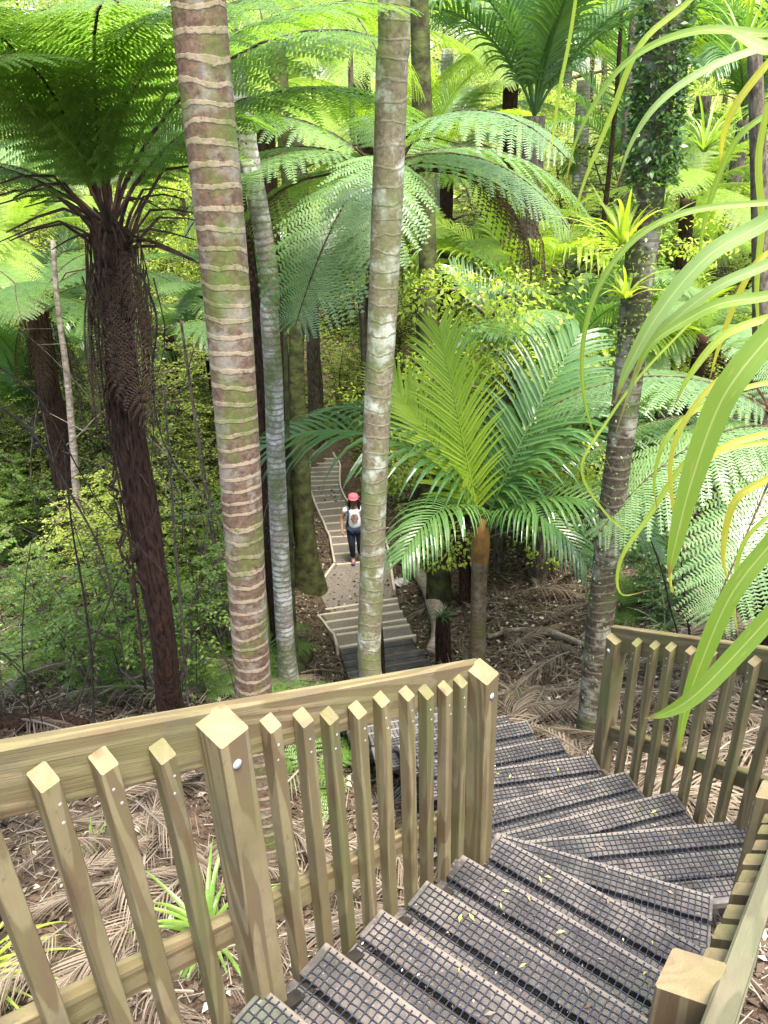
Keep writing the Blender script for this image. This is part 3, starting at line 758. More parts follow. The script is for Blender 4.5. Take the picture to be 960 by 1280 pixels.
# shared frond meshes ------------------------------------------------
def mk(fn, m, mr, **k):
    b, rb = fn(**k); return (b.mesh('frond', m), rb.mesh('midrib', mr))
FERN = {}
for key, m in (('g', 'fern'), ('s', 'fern_silver'), ('l', 'fern_lime')):
    FERN[key] = [mk(fern_frond, M[m], M['fern_stub'], L=2.0, e0=a, e1=b, seed=i, droop=d, pairs=30, pn=20, wid=w_) for i, (a, b, d, w_) in enumerate(((62, -25, .2, .23), (44, -40, .3, .25), (24, -58, .35, .25), (8, -62, .4, .24)))]
FDEAD = [mk(fern_frond, M['dead_dark'], M['fern_stub'], L=1.5, e0=a, e1=-88, seed=i, droop=.6, pairs=18, pn=10, wid=.16, pw=.35, curl=-.2) for i, a in enumerate((-20, -45, 10))]
PALM = [mk(palm_frond, M['palm'], M['palm'], L=2.7, e0=a, e1=b, seed=i, droop=d, pw=1.25) for i, (a, b, d) in enumerate(((80, 30, .35), (70, -5, .5), (60, -35, .65), (42, -55, .8)))]
PALMY = [mk(palm_frond, M['palm'], M['palm'], L=2.9, e0=a, e1=b, seed=20 + i, droop=d, pw=p, ll=1.0, ww=.027, pairs=31, vee=v, fwd=32) for i, (a, b, d, p, v) in enumerate(((82, 25, .3, 1.3, .4), (72, -20, .55, 1.2, .45), (62, -52, .75, 1.0, .4), (42, -62, .85, 1.0, .4)))]
PALML = [mk(palm_frond, M['palm_lime'], M['palm_lime'], L=2.6, e0=a, e1=b, seed=9 + i, droop=.2, pw=1.2, vee=.15, ll=.8, ww=.021, pairs=38, fwd=44) for i, (a, b) in enumerate(((86, 62), (78, 40)))]
def add_frond(root, fr, az, tilt=0, scale=1, roll=0, loc=(0, 0, 0), name='frond'):
    o = link(name, fr[0], root, loc, None, scale); o.rotation_mode = 'XYZ'
    o.rotation_euler = (Matrix.Rotation(az, 4, 'Z') @ Matrix.Rotation(-tilt, 4, 'Y') @ Matrix.Rotation(roll, 4, 'X')).to_euler()
    link('midrib', fr[1], o); return o
def merge(items, name, m, parent=None):
    """join (mesh, matrix) copies into one crown mesh"""
    Vs = []; Fs = []; n = 0
    mb = MB()
    for me, mt in items:
        vs = [mt @ v.co for v in me.vertices]; mb.add(vs, [tuple(p.vertices) for p in me.polygons])
    return mb.mesh(name, m)
def TRS(az, tilt, s, loc=(0, 0, 0)): return Matrix.Translation(loc) @ Matrix.Rotation(az, 4, 'Z') @ Matrix.Rotation(-tilt, 4, 'Y') @ Matrix.Scale(s, 4)

# ================================================================== the big ringed palm on the left
def pixline(pts, y0, y1=None):
    """points along a trunk given by pixels, its depth running from y0 (first) to y1 (last)"""
    y1 = y0 if y1 is None else y1; k = len(pts)
    return [D(*p, y0 + (y1 - y0) * i / (k - 1)) for i, p in enumerate(pts)]
def extend(a, b, k, st=1.2):
    d = (b - a).normalized(); return [b + d * st * (i + 1) for i in range(k)]
def palm_trunk(label, pts, rad, m, group=None, cat='palm tree', name='palm_tree', **kw):
    p0 = Vector(pts[0]); g0 = gz(p0.x, p0.y)
    if p0.z > g0 - .1:
        pts = [Vector((p0.x, p0.y - .02, g0 - .75))] + list(pts); rad = [rad[0] * 1.4] + list(rad)
    base = pts[0]; root = thing(name, label, cat, tuple(base), group)
    me = trunk_mesh('trunk', [Vector(p) - base for p in pts], rad, m, **kw); link('trunk', me, root); return root
t1 = palm_trunk('thick pinkish brown palm trunk with cream rings and green moss rising behind the left fence',
    pixline([(344, 1150), (338, 1050), (325, 940), (316, 850), (308, 720), (298, 560), (288, 420), (277, 300), (265, 180), (254, 70), (246, -20)], 3.75, 3.85) + extend(D(254, 70, 3.84), D(246, -20, 3.85), 3),
    [.125, .118, .113, .108, .106, .106, .108, .11, .112, .113, .113, .11, .11, .11], M['nikau_big'], seg=32, step=.02, ring=.004, ringh=.081, rough=.014, seed=3)
t2 = palm_trunk('slender pale palm trunk with lichen patches standing in the middle in front of the path',
    pixline([(482, 985), (478, 920), (462, 830), (465, 720), (468, 600), (474, 470), (481, 330), (486, 200), (490, 80), (492, -20)], 5.5, 5.6) + [Vector((.15, 5.65, 3.2)), Vector((.16, 5.7, 5))],
    [.115, .102, .098, .098, .1, .1, .1, .1, .1, .098, .095, .09], M['nikau_pale'], seg=26, step=.03, ring=.008, ringh=.12, rough=.018, seed=5)
t3 = palm_trunk('dark speckled palm trunk with close pale rings and ivy beside the outer fence post',
    pixline([(728, 950), (738, 900), (748, 800), (758, 700), (772, 580), (788, 450), (800, 330), (812, 220), (822, 110), (834, 0)], 4.75, 4.9) + extend(D(822, 110, 4.88), D(834, 0, 4.9), 3),
    [.112, .10, .094, .092, .088, .088, .088, .09, .096, .10, .10, .10, .10], M['nikau_dark'], seg=28, step=.02, ring=.012, ringh=.075, rough=.04, seed=8)
# ivy on it
def climber(root, pts, m, n, leaf, rr0, seed, name='climbing_leaves'):
    r = np.random.default_rng(seed); sp = spline(pts, 200); t = r.integers(0, 199, n); P = np.array([sp[i] for i in t]); a = r.uniform(0, 6.28, n)
    N_ = np.stack([np.cos(a), np.sin(a), np.zeros(n)], 1); P = P + N_ * (rr0 + r.exponential(.018, (n, 1)))
    V, Fq = leaf_quads(P, N_ * .7 + r.normal(0, .6, (n, 3)), leaf, r)
    return link(name, np_mesh(name, V, Fq, m), root)
b3 = t3.location.copy()
climber(t3, [D(*p, 4.85) - b3 for p in ((836, -10), (826, 90), (818, 160), (812, 230))], M['shrub_dark'], 3200, .042, .105, 1)
climber(t3, [D(*p, 4.83) - b3 for p in ((812, 220), (806, 300), (798, 380), (790, 440))], M['shrub'], 900, .032, .098, 2)
climber(t3, [D(*p, 4.78) - b3 for p in ((790, 440), (772, 580), (758, 700), (742, 880))], M['shrub_dark'], 700, .022, .098, 3)
t4 = palm_trunk('grey white palm trunk, mossy lower down, just right of the big ringed palm',
    pixline([(358, 815), (352, 720), (346, 600), (342, 480), (337, 400), (333, 320)], 6.9, 7.1) + [Vector((-1.1, 7.2, 1)), Vector((-1.15, 7.2, 4))],
    [.10, .09, .088, .085, .08, .08, .08, .075], M['nikau_grey'], seg=20, step=.02, ring=.03, ringh=.06, seed=12)
def plain_trunk(label, px, y, rads, m, y2=None, extra=None, cat='tree', name='tree', seed=0, seg=14, rough=.06):
    pts = pixline(px, y, y2) + (extra or []); return palm_trunk(label, pts, rads, m, cat=cat, name=name, seg=seg, step=.06, rough=rough, seed=seed)
plain_trunk('dark mossy trunk with a swollen foot left of the gravel steps', [(386, 722), (383, 690), (378, 620), (372, 520), (371, 440), (372, 380), (372, 320)], 12.2, [.26, .19, .15, .125, .12, .12, .12], M['mossbark'], seed=21, extra=[Vector((-1.3, 12.3, 3))])
plain_trunk('dark mossy trunk right of the path behind the young palm', [(549, 738), (546, 700), (540, 640), (537, 560), (536, 480), (536, 380)], 11.2, [.21, .17, .15, .14, .13, .12], M['mossbark'], seed=22, extra=[Vector((.6, 11.3, 2))])
plain_trunk('thin dark trunk leaning between the mossy trunk and the young palm', [(582, 728), (576, 690), (566, 630), (560, 560), (556, 470)], 10.9, [.11, .09, .085, .08, .07], M['fern_bark'], seed=23)
plain_trunk('slender brown trunk in the shade right of the young palm', [(622, 700), (625, 650), (628, 590), (634, 500), (640, 420)], 11.5, [.09, .075, .07, .065, .06], M['bark'], seed=24)
# stump and logs
stp = thing('tree_stump', 'short dark stump with a ferny top beside the netted boards', 'stump', tuple(G(555, 832)))
pb = G(555, 832); pt = D(553, 772, pb.y)
link('trunk', trunk_mesh('trunk', [Vector((0, 0, -.1)), (pt - pb) * .5, (pt - pb)], [.12, .105, .085], M['fern_bark'], seg=14, rough=.08, seed=3), stp)
link('leaf_tuft', tuft_mb(26, .22, .012, 5, (10, 80), (-60, 10), 5).mesh('leaf_tuft', M['shrub_dark']), stp, tuple(pt - pb))
def log(label, pix, rads, m, name='fallen_log', cat='log', lift=.0, seed=0):
    pts = [G(*p) + Vector((0, 0, r_ + lift)) for p, r_ in zip(pix, rads)]
    o = link(name, trunk_mesh(name, pts, rads, m, seg=12, step=.07, rough=.08, seed=seed)); tag(o, label, cat); return o
log('mossy fallen log lying beside the landing, its bark peeling', [(497, 688), (514, 712), (532, 738), (545, 770), (548, 800), (541, 824)], [.09, .11, .13, .13, .12, .10], M['deadwood'], seed=4)
log('dark rotting log behind the left fence rail under the ringed palm', [(366, 858), (378, 838), (386, 822)], [.10, .11, .09], M['mossbark'], seed=5)
log('bleached fallen branch lying across the litter right of the young palm', [(612, 800), (640, 792), (680, 795), (718, 806), (745, 815)], [.035, .045, .045, .04, .02], M['deadwood'], seed=6)
log('pale crooked branch on the litter below the bleached branch', [(640, 790), (655, 812), (668, 835)], [.02, .018, .012], M['deadwood'], seed=7)
log('brown log half buried at the left edge behind the fence rail', [(-20, 905), (30, 912), (70, 906), (110, 915)], [.07, .07, .06, .05], M['fern_bark'], seed=8)
rk = MB()
import bmesh
bm = bmesh.new(); bmesh.ops.create_icosphere(bm, subdivisions=3, radius=1)
for v in bm.verts:
    n_ = v.co.normalized(); v.co = Vector((n_.x * .16, n_.y * .10, n_.z * .085)) * (1 + .18 * math.sin(n_.x * 5 + 1) * math.cos(n_.y * 4) + .08 * math.sin(n_.z * 9 + n_.x * 7))
me = bpy.data.meshes.new('stone'); bm.to_mesh(me); bm.free(); me.materials.append(M['rock'])
p_ = G(502, 733); tag(link('stone', me, None, p_ + Vector((0, 0, .05)), (0, .2, .5)), 'pale pinkish stone at the foot of the fallen log by the landing', 'stone')

# ================================================================== young palm in the middle
yb = G(598, 846); yc = D(602, 666, yb.y)
yp = thing('palm_tree', 'young palm with orange brown shaft and long arching fronds beyond the corner post', 'palm tree', tuple(yb))
link('trunk', trunk_mesh('trunk', [Vector((0, 0, -.2)), (D(597, 800, yb.y) - yb), (D(598, 745, yb.y) - yb), (D(600, 700, yb.y) - yb)], [.10, .09, .085, .09], M['palm_young'], seg=18, step=.02, ring=.04, ringh=.06, seed=3), yp)
shaft = simple('crownshaft', (.08, .05, .02), (.32, .16, .04), 6, .5, .4, .3, .01, (1, 1, .6)) if 'crownshaft' not in M else None
link('crownshaft', trunk_mesh('crownshaft', [(D(600, 702, yb.y) - yb), (D(601, 682, yb.y) - yb), (D(602, 662, yb.y) - yb), (D(603, 642, yb.y) - yb)], [.092, .10, .075, .03], shaft, seg=16, rough=.05, seed=1), yp)
cc = tuple(yc - yb)
def az_of(dx, dy): return math.atan2(dy, dx)
for (az, kind, tilt, s, rl) in ((176, 2, 12, 1.1, 0), (160, 1, 0, .85, 10), (60, 0, 0, .85, 16), (40, 1, 0, .9, 10), (18, 1, -2, 1.0, 0), (3, 2, 12, 1.0, -6), (-24, 2, 0, .75, 5), (-55, 2, 4, .6, 0), (-128, 2, 8, .62, 0)):
    add_frond(yp, PALMY[kind], R(az), R(tilt), s, R(rl), cc)
add_frond(yp, PALML[0], R(92), R(2), .86, R(-11), cc); add_frond(yp, PALML[1], R(120), R(4), .8, R(-22), cc)
# dead hanging frond bits
add_frond(yp, FDEAD[0], R(-40), R(-20), .5, 0, cc, 'dead_frond')

# ================================================================== tree ferns
def tree_fern(label, px_base, px_top, y, r0, r1, fronds, kinds, sizes, dead=6, seed=0, ybase=None, trunk=True, stubs=16, group=None, mid=None, cy=None):
    r = random.Random(seed); pb = D(*px_base, ybase or y); pt = D(*px_top, cy or y)
    pb.z = min(pb.z, gz(pb.x, pb.y))
    root = thing('tree_fern', label, 'tree fern', tuple(pb), group)
    mids = [D(*m, y) - pb for m in (mid or [])]
    link('trunk', trunk_mesh('trunk', [Vector((0, 0, -.1))] + mids + [pt - pb], [r0] + [r0 * .9] * len(mids) + [r1], M['fern_bark'], seg=18, step=.05, rough=.09, seed=seed), root)
    c = pt - pb
    mb = MB()
    if stubs:
        for k in range(stubs * 9):
            t = r.random() ** .7; axis = (mids + [c])[-1] - (mids[-1] if mids else Vector((0, 0, 0))); p0 = c - axis.normalized() * t * min(c.length, 2.6); a = r.uniform(0, 6.28); dr = Vector((math.cos(a), math.sin(a), 0))
            rr_ = r1 * (1 - .25 * t); p0 = p0 + dr * rr_ * .8; l = r.uniform(.08, .26)
            sw = Vector((-dr.y, dr.x, 0)) * r.uniform(-.5, .5); mb.tube([p0, p0 + (dr * r.uniform(.1, .7) + sw) * l * .6 + Vector((0, 0, l * r.uniform(-.9, .8)))], [.014, .005], 4)
        hb = MB()
        for k in range(stubs * 5):
            a = r.uniform(0, 6.28); dr = Vector((math.cos(a), math.sin(a), 0)); q0 = c + dr * r1 * r.uniform(.8, 1.9) + Vector((0, 0, -r.uniform(0, .5))); l = r.uniform(.4, 1.5); dn = (mids[-1] - c).normalized() if mids else Vector((0, 0, -1))
            hb.tube(spline([q0, q0 + dn * l * .5 + Vector((r.uniform(-.06, .06), r.uniform(-.06, .06), 0)), q0 + dn * l + Vector((r.uniform(-.08, .08), r.uniform(-.08, .08), 0))], 6), [.006, .005, .005, .004, .003, .002], 3)
        link('hanging_roots', hb.mesh('hanging_roots', M['fern_stub']), root)['kind'] = 'stuff'
        for k in range(stubs * 2):
            a = r.uniform(0, 6.28); dr = Vector((math.cos(a), math.sin(a), 0)); l = r.uniform(.3, .95); up_ = r.uniform(-.15, .5)
            mb.tube(spline([c + dr * r1 * .5 + Vector((0, 0, -r.uniform(0, .25))), c + dr * l * .45 + Vector((0, 0, up_ * l * .8)), c + dr * l + Vector((0, 0, up_ * l - .1))], 5), [.013, .011, .009, .007, .004], 4)
        link('frond_stubs', mb.mesh('frond_stubs', M['fern_stub']), root)['kind'] = 'stuff'
    for (az, kind, tilt, s) in fronds:
        add_frond(root, FERN[kinds][kind], R(az), R(tilt), s, R(r.uniform(-14, 14)), tuple(c))
    for k in range(dead):
        add_frond(root, FDEAD[k % 3], r.uniform(0, 6.28), R(r.uniform(-10, 5)), r.uniform(.5, .9), 0, tuple(c + Vector((0, 0, -.05))), 'dead_frond')
    return root
r_ = random.Random(5)
lf = [(i * 360 / 18 + r_.uniform(-8, 8), (0, 1, 0, 1, 1)[i % 5] if math.sin(i * 2 * math.pi / 18) > -.3 else 0, r_.uniform(-2, 14) if math.sin(i * 2 * math.pi / 18) > -.3 else r_.uniform(6, 16), r_.uniform(.95, 1.3)) for i in range(18)]
tree_fern('large tree fern with a shaggy dark red brown trunk left of the ringed palm', (212, 890), (138, 285), 5.3, .118, .125, lf, 'g', 1, dead=9, seed=2, ybase=5.6, mid=[(198, 760), (165, 560), (146, 400)])
cf = [(i * 360 / 13 + r_.uniform(-8, 8), (2, 3, 2, 1)[i % 4], r_.uniform(-2, 8), r_.uniform(.95, 1.15)) for i in range(13)]
tree_fern('tree fern with silvery spreading fronds behind the slender middle trunk', (476, 840), (474, 214), 8.0, .075, .085, cf, 's', 1, dead=8, seed=3, ybase=8.2, mid=[(466, 700), (471, 450)], stubs=8)
FB = [mk(fern_frond, M['dead_dark'], M['fern_stub'], L=2.2, e0=25, e1=-88, seed=70 + i, pairs=20, pn=9, wid=.16, pw=1.5, droop=.7, stipe=.45) for i in range(2)]
sf = [o for o in bpy.data.objects if o.get('label', '').startswith('tree fern with silvery')][0]; ck_ = D(474, 214, 8.0) - sf.location
for i, az in enumerate((-10, -26, 4, -150)): add_frond(sf, FB[i % 2], R(az), R(-14), .98 - .05 * (i % 3), 0, tuple(ck_ + Vector((0, 0, -.05))), 'dead_frond')
# fronds overhead
def overhang(label, p_top, fronds, kinds, seed):
    r = random.Random(seed); base = Vector((p_top.x, p_top.y, gz(p_top.x, p_top.y))); root = thing('tree_fern', label, 'tree fern', tuple(base)); c = p_top - base
    link('trunk', trunk_mesh('trunk', [Vector((0, 0, -.2)), c * .5 + Vector((.1, 0, 0)), c], [.13, .12, .13], M['fern_bark'], seg=14, step=.12, rough=.09, seed=seed), root)
    for (az, kind, tilt, s) in fronds: add_frond(root, FERN[kinds][kind], R(az), R(tilt), s, R(r.uniform(-10, 10)), tuple(c))
    return root
overhang('tree fern whose bright green frond tips hang in at the top left corner', Vector((-2.7, 3.4, 1.5)), [(20, 2, 0, .95), (45, 2, -5, 1.0), (0, 3, -8, 1.0), (75, 1, -10, 1), (-25, 2, -8, 1.0), (110, 2, 0, 1), (150, 1, 0, 1), (200, 2, 0, 1)], 'l', 6)
overhang('tall tree fern with yellow green fronds hanging behind the ringed palm top', D(250, -70, 9.0), [(i * 40 + 10, (3, 2)[i % 2], -6, 1.3) for i in range(9)], 'l', 7)
tree_fern('tree fern with drooping green fronds at the right edge below the long yellow leaves', (965, 860), (985, 540), 5.4, .14, .15, [(i * 33 + 8, (2, 3, 1)[i % 3], 2, .95) for i in range(11)], 's', 1, dead=12, seed=8, ybase=5.6, stubs=14)
tree_fern('small tree fern deep in the bush at the far left', (60, 560), (45, 385), 9.5, .12, .14, [(i * 36, (1, 2)[i % 2], 5, .9) for i in range(10)], 'g', 1, dead=6, seed=9, ybase=9.5, stubs=8)

# ================================================================== upper palms
def far_palm(label, px, y, n, s, seed, m='bark', tr=.16, lean=0.0):
    r = random.Random(seed); c = D(*px, y); base = Vector((c.x + lean, c.y, gz(c.x + lean, c.y))); root = thing('palm_tree', label, 'palm tree', tuple(base)); cl = c - base
    link('trunk', trunk_mesh('trunk', [Vector((0, 0, -.2)), cl * .5, cl], [tr, tr * .9, tr * .85], M[m], seg=14, step=.08, rough=.05, seed=seed), root)
    for k in range(n): add_frond(root, PALM[(0, 1, 1, 2, 0)[k % 5]], R(k * 360 / n + r.uniform(-12, 12)), R(r.uniform(-8, 6)), s * r.uniform(.9, 1.1), R(r.uniform(-20, 20)), tuple(cl))
    return root
far_palm('big dark green palm with upright fronds, top right of the middle', (668, 145), 12.5, 14, 1.2, 31, tr=.18)
far_palm('smaller palm with blue green fronds left of the middle trunk', (352, 430), 14.5, 11, .9, 32, tr=.08)
far_palm('palm with drooping fronds behind the young palm', (690, 520), 10.5, 11, .95, 33, tr=.11)
far_palm('pale palm crown behind the right strap leaves', (930, 150), 15, 12, 1.1, 34, tr=.14)
far_palm('palm with spiky fronds low at the far left between trunks', (40, 520), 11, 12, .7, 35, tr=.12)

PATHROWS = sorted([(.5 * (a.y + b.y), a.x, b.x) for a, b in fp + gpts + [(pl_[i], pr_[i]) for i in range(len(pl_))]])
def on_path(x, y, m=.0):
    ys = [q[0] for q in PATHROWS]; l = np.interp(y, ys, [q[1] for q in PATHROWS]); r = np.interp(y, ys, [q[2] for q in PATHROWS])
    return (np.asarray(y) > ys[0] - .3 - m) & (np.asarray(y) < ys[-1] + m) & (np.asarray(x) > l - m) & (np.asarray(x) < r + m)
# ================================================================== long strap leaves hanging in from the right
sp_ = thing('strap_plant', 'plant of very long arching strap leaves, green and yellow, hanging in from the right edge', 'plant', tuple(Vector((1.75, 1.75, -3.2))))
so_ = sp_.location.copy()
link('stem', trunk_mesh('stem', [Vector((0, 0, -.4)), Vector((.05, 0, 1.3)), Vector((-.05, .05, 2.6)), Vector((0, .1, 4.2))], [.05, .045, .04, .03], M['bark'], seg=10, seed=2), sp_)
def sleaf(pix, depths, w, m, tw=.3, nm='leaf'):
    k = len(pix); pts = [D(px, py, depths[0] + (depths[1] - depths[0]) * i / (k - 1)) - so_ for i, (px, py) in enumerate(pix)]
    me = strap_leaf_mesh(pts, w * (.74 if w < .019 else .9), M[m], seg=34, twist=tw); link(nm, me, sp_)
Lf = [
 ([(1040, 330), (985, 395), (925, 465), (893, 520), (862, 610), (842, 690), (836, 722)], (1.45, 1.55), .030, 'strap', .2),
 ([(1050, 560), (975, 665), (915, 742), (878, 825), (856, 890), (845, 962)], (1.3, 1.45), .021, 'strap', .5),
 ([(1060, 650), (985, 745), (925, 812), (870, 868), (835, 890), (806, 898)], (1.25, 1.4), .021, 'strap', -.4),
 ([(1020, 215), (960, 275), (885, 320), (825, 390), (785, 460), (768, 505)], (1.7, 1.9), .022, 'strap_silver', .3),
 ([(1030, 290), (960, 330), (895, 360), (832, 410), (802, 450), (770, 540)], (1.75, 1.9), .018, 'strap_silver', .3),
 ([(1040, 350), (960, 370), (900, 380), (855, 402), (815, 430), (790, 475)], (1.6, 1.8), .017, 'strap', .2),
 ([(1030, 250), (950, 254), (860, 265), (795, 298), (748, 360), (728, 440), (735, 520), (765, 590)], (1.8, 2.1), .011, 'strap', .6),
 ([(1010, 35), (960, 42), (880, 38), (815, 58), (765, 98), (722, 172), (704, 245)], (1.7, 2.1), .013, 'strap', .5),
 ([(900, -40), (858, 5), (800, 58), (762, 150), (728, 235), (712, 300)], (1.9, 2.1), .010, 'strap_lime', .6),
 ([(1020, 30), (965, 55), (885, 86), (825, 128), (790, 178), (768, 240)], (1.7, 1.9), .012, 'strap_silver', .3),
 ([(1010, 30), (958, 82), (920, 132), (904, 172), (899, 214)], (1.8, 1.9), .011, 'strap_yellow', .3),
 ([(724, -30), (712, 50), (700, 110), (692, 165), (690, 190)], (2.0, 2.1), .006, 'strap_lime', .1),
 ([(980, 20), (1000, 45), (960, 62), (925, 45), (905, 35)], (1.5, 1.6), .018, 'strap', .4),
 ([(1030, 430), (965, 444), (905, 470), (860, 520), (838, 580), (846, 660), (858, 690)], (1.7, 1.8), .009, 'strap_yellow', .5),
 ([(1030, 520), (965, 540), (900, 562), (858, 610), (842, 660), (838, 725), (845, 745)], (1.7, 1.8), .011, 'strap_yellow', .6),
 ([(1020, 560), (960, 598), (918, 628), (904, 690), (912, 735)], (1.7, 1.8), .012, 'strap_yellow', .4),
 ([(1030, 555), (960, 553), (890, 565), (855, 580), (815, 640), (776, 700), (776, 742), (812, 738)], (1.8, 2.0), .010, 'strap_lime', .8),
 ([(866, 400), (800, 470), (758, 528), (727, 586), (756, 640), (790, 668), (806, 676)], (1.9, 2.0), .005, 'strap_lime', .3),
 ([(1020, 470), (960, 478), (890, 500), (835, 545), (818, 600), (822, 640)], (1.8, 1.9), .009, 'strap_lime', .3),
 ([(1020, 380), (965, 396), (905, 420), (862, 470), (842, 510)], (1.6, 1.7), .012, 'strap_lime', .3),
 ([(1010, 300), (955, 320), (925, 365), (900, 430), (885, 480)], (1.9, 2.0), .010, 'strap_yellow', .3),
 ([(985, 640), (955, 650), (925, 690), (918, 760), (924, 800)], (2.0, 2.1), .009, 'strap_lime', .3),
 ([(960, 130), (948, 200), (952, 280), (946, 360), (950, 440)], (2.2, 2.3), .012, 'strap_lime', .2),
 ([(1000, 120), (935, 160), (905, 205), (880, 280), (872, 350)], (2.3, 2.5), .012, 'strap', .2),
]
for a in Lf: sleaf(*a)
# dead brown leaf skirt of the same plant
# epiphyte tufts on the dark palm
def tuft(label, px, y, n, L, w, m, seed, name='perching_plant', cat='plant', e0=(30, 88), e1=(-50, 40), group=None):
    p = D(*px, y); o = link(name, tuft_mb(n, L, w, seed, e0, e1, 10).mesh(name, M[m]), None, tuple(p)); return tag(o, label, cat, group)
tuft('bright yellow green tuft of strap leaves perched on the dark speckled palm', (778, 305), 4.68, 26, .48, .013, 'tuft_lime', 1)
tuft('lower lime tuft of short leaves perched on the dark speckled palm trunk', (782, 372), 4.7, 20, .30, .011, 'tuft_lime', 2)
tuft('big spiky tuft of narrow leaves perched in the upper right corner', (928, 82), 8.5, 40, .95, .014, 'tuft', 4)
tuft('spiky tuft between the speckled palm and the right edge, high up', (880, 190), 10, 40, 1.0, .016, 'tuft', 5)
tuft('small tuft of green leaves on the back of the dark speckled palm', (826, 278), 4.95, 18, .3, .010, 'tuft', 3)

# ================================================================== the walking woman
def skin(name, verts, edges, rad, m, parent, sub=2, root=0):
    me = bpy.data.meshes.new(name); me.from_pydata([tuple(v) for v in verts], edges, []); o = link(name, me, parent); me.materials.append(m)
    md = o.modifiers.new('skin', 'SKIN'); md.use_smooth_shade = True; md.branch_smoothing = .6
    for i, v in enumerate(me.skin_vertices[0].data):
        r_ = rad[i]; v.radius = r_ if hasattr(r_, '__len__') else (r_, r_); v.use_root = (i == root)
    sb = o.modifiers.new('sub', 'SUBSURF'); sb.levels = sub; sb.render_levels = sub
    return o
def plainm(name, c, rough=.7, spec=.3):
    return simple(name, tuple(x * .88 for x in c), tuple(min(1, x * 1.1) for x in c), 40, rough, spec, .1, .001)
M['skin'] = plainm('skin', (.36, .20, .13), .5); M['hair'] = plainm('dark_hair', (.012, .009, .008), .45); M['tee'] = plainm('white_tshirt', (.80, .81, .84), .85)
M['jeans'] = plainm('navy_trousers', (.018, .022, .045), .85); M['cap'] = plainm('pink_red_cap', (.50, .11, .14), .7); M['shoe'] = plainm('purple_shoe', (.12, .08, .18), .6)
M['pack'] = plainm('dark_strap', (.02, .05, .09), .7); M['print'] = simple('shirt_print', (.16, .07, .05), (.42, .30, .24), 22, .8, .2, .1, .001)
wp = W(446, 703, ZL + .02)
wsc = .94
wm = thing('person', 'woman in pink red cap, white printed t-shirt and navy trousers walking towards the viewer', 'person', tuple(wp), None, R(4))
wm.scale = (wsc * 1.13, wsc * 1.05, wsc)
# faces -Y; x to her left is +x in the picture when seen from the front (mirrored)
V_ = dict(pel=(0, 0, .84), wa=(0, .0, .98), ch=(0, .01, 1.13), nk0=(0, .02, 1.26), nk=(0, .0, 1.32), hd=(0, -.022, 1.395), hd2=(0, .0, 1.475),
          ls=(-.135, .02, 1.23), le=(-.225, .04, 1.01), lw=(-.225, -.05, .80), lh=(-.222, -.07, .75),
          rs=(.135, .02, 1.23), re=(.19, .06, 1.00), rw=(.20, .06, .79), rh=(.20, .055, .74),
          lhip=(-.075, 0, .80), lk=(-.07, -.07, .45), la=(-.06, .02, .09), lt=(-.065, -.10, .045),
          rhip=(.075, 0, .80), rk=(.075, -.02, .45), ra=(.07, .13, .12), rt=(.075, .03, .045))
ks = list(V_); E_ = [('pel', 'wa'), ('wa', 'ch'), ('ch', 'nk0'), ('nk0', 'nk'), ('nk', 'hd'), ('hd', 'hd2'), ('nk0', 'ls'), ('ls', 'le'), ('le', 'lw'), ('lw', 'lh'), ('nk0', 'rs'), ('rs', 're'), ('re', 'rw'), ('rw', 'rh'),
      ('pel', 'lhip'), ('lhip', 'lk'), ('lk', 'la'), ('la', 'lt'), ('pel', 'rhip'), ('rhip', 'rk'), ('rk', 'ra'), ('ra', 'rt')]
RAD = dict(pel=(.12, .09), wa=(.105, .08), ch=(.12, .085), nk0=(.075, .06), nk=.045, hd=(.07, .08), hd2=(.068, .075), ls=.05, le=.036, lw=.024, lh=(.034, .016), rs=.05, re=.036, rw=.024, rh=(.034, .016),
           lhip=.085, lk=.052, la=.034, lt=.032, rhip=.085, rk=.052, ra=.034, rt=.032)
vs = [V_[k] for k in ks]; es = [(ks.index(a), ks.index(b)) for a, b in E_]; rd = [RAD[k] for k in ks]
# fingers: each its own chain from the palm
for hand, sx in (('lh', -1), ('rh', 1)):
    hx, hy, hz = V_[hand]
    for i, (dy, ln) in enumerate(((-.024, .055), (-.008, .062), (.008, .058), (.022, .046))):
        n0 = len(vs); vs += [(hx, hy + dy, hz - .02), (hx - sx * .006, hy + dy * 1.1, hz - .02 - ln * .55), (hx - sx * .018, hy + dy * 1.1, hz - .02 - ln)]
        rd += [.009, .0085, .007]; es += [(ks.index(hand), n0), (n0, n0 + 1), (n0 + 1, n0 + 2)]
    n0 = len(vs); vs += [(hx - sx * .008, hy - .034, hz + .005), (hx - sx * .02, hy - .048, hz - .03)]; rd += [.010, .008]; es += [(ks.index(hand), n0), (n0, n0 + 1)]
body = skin('body', vs, es, rd, M['skin'], wm, 2)
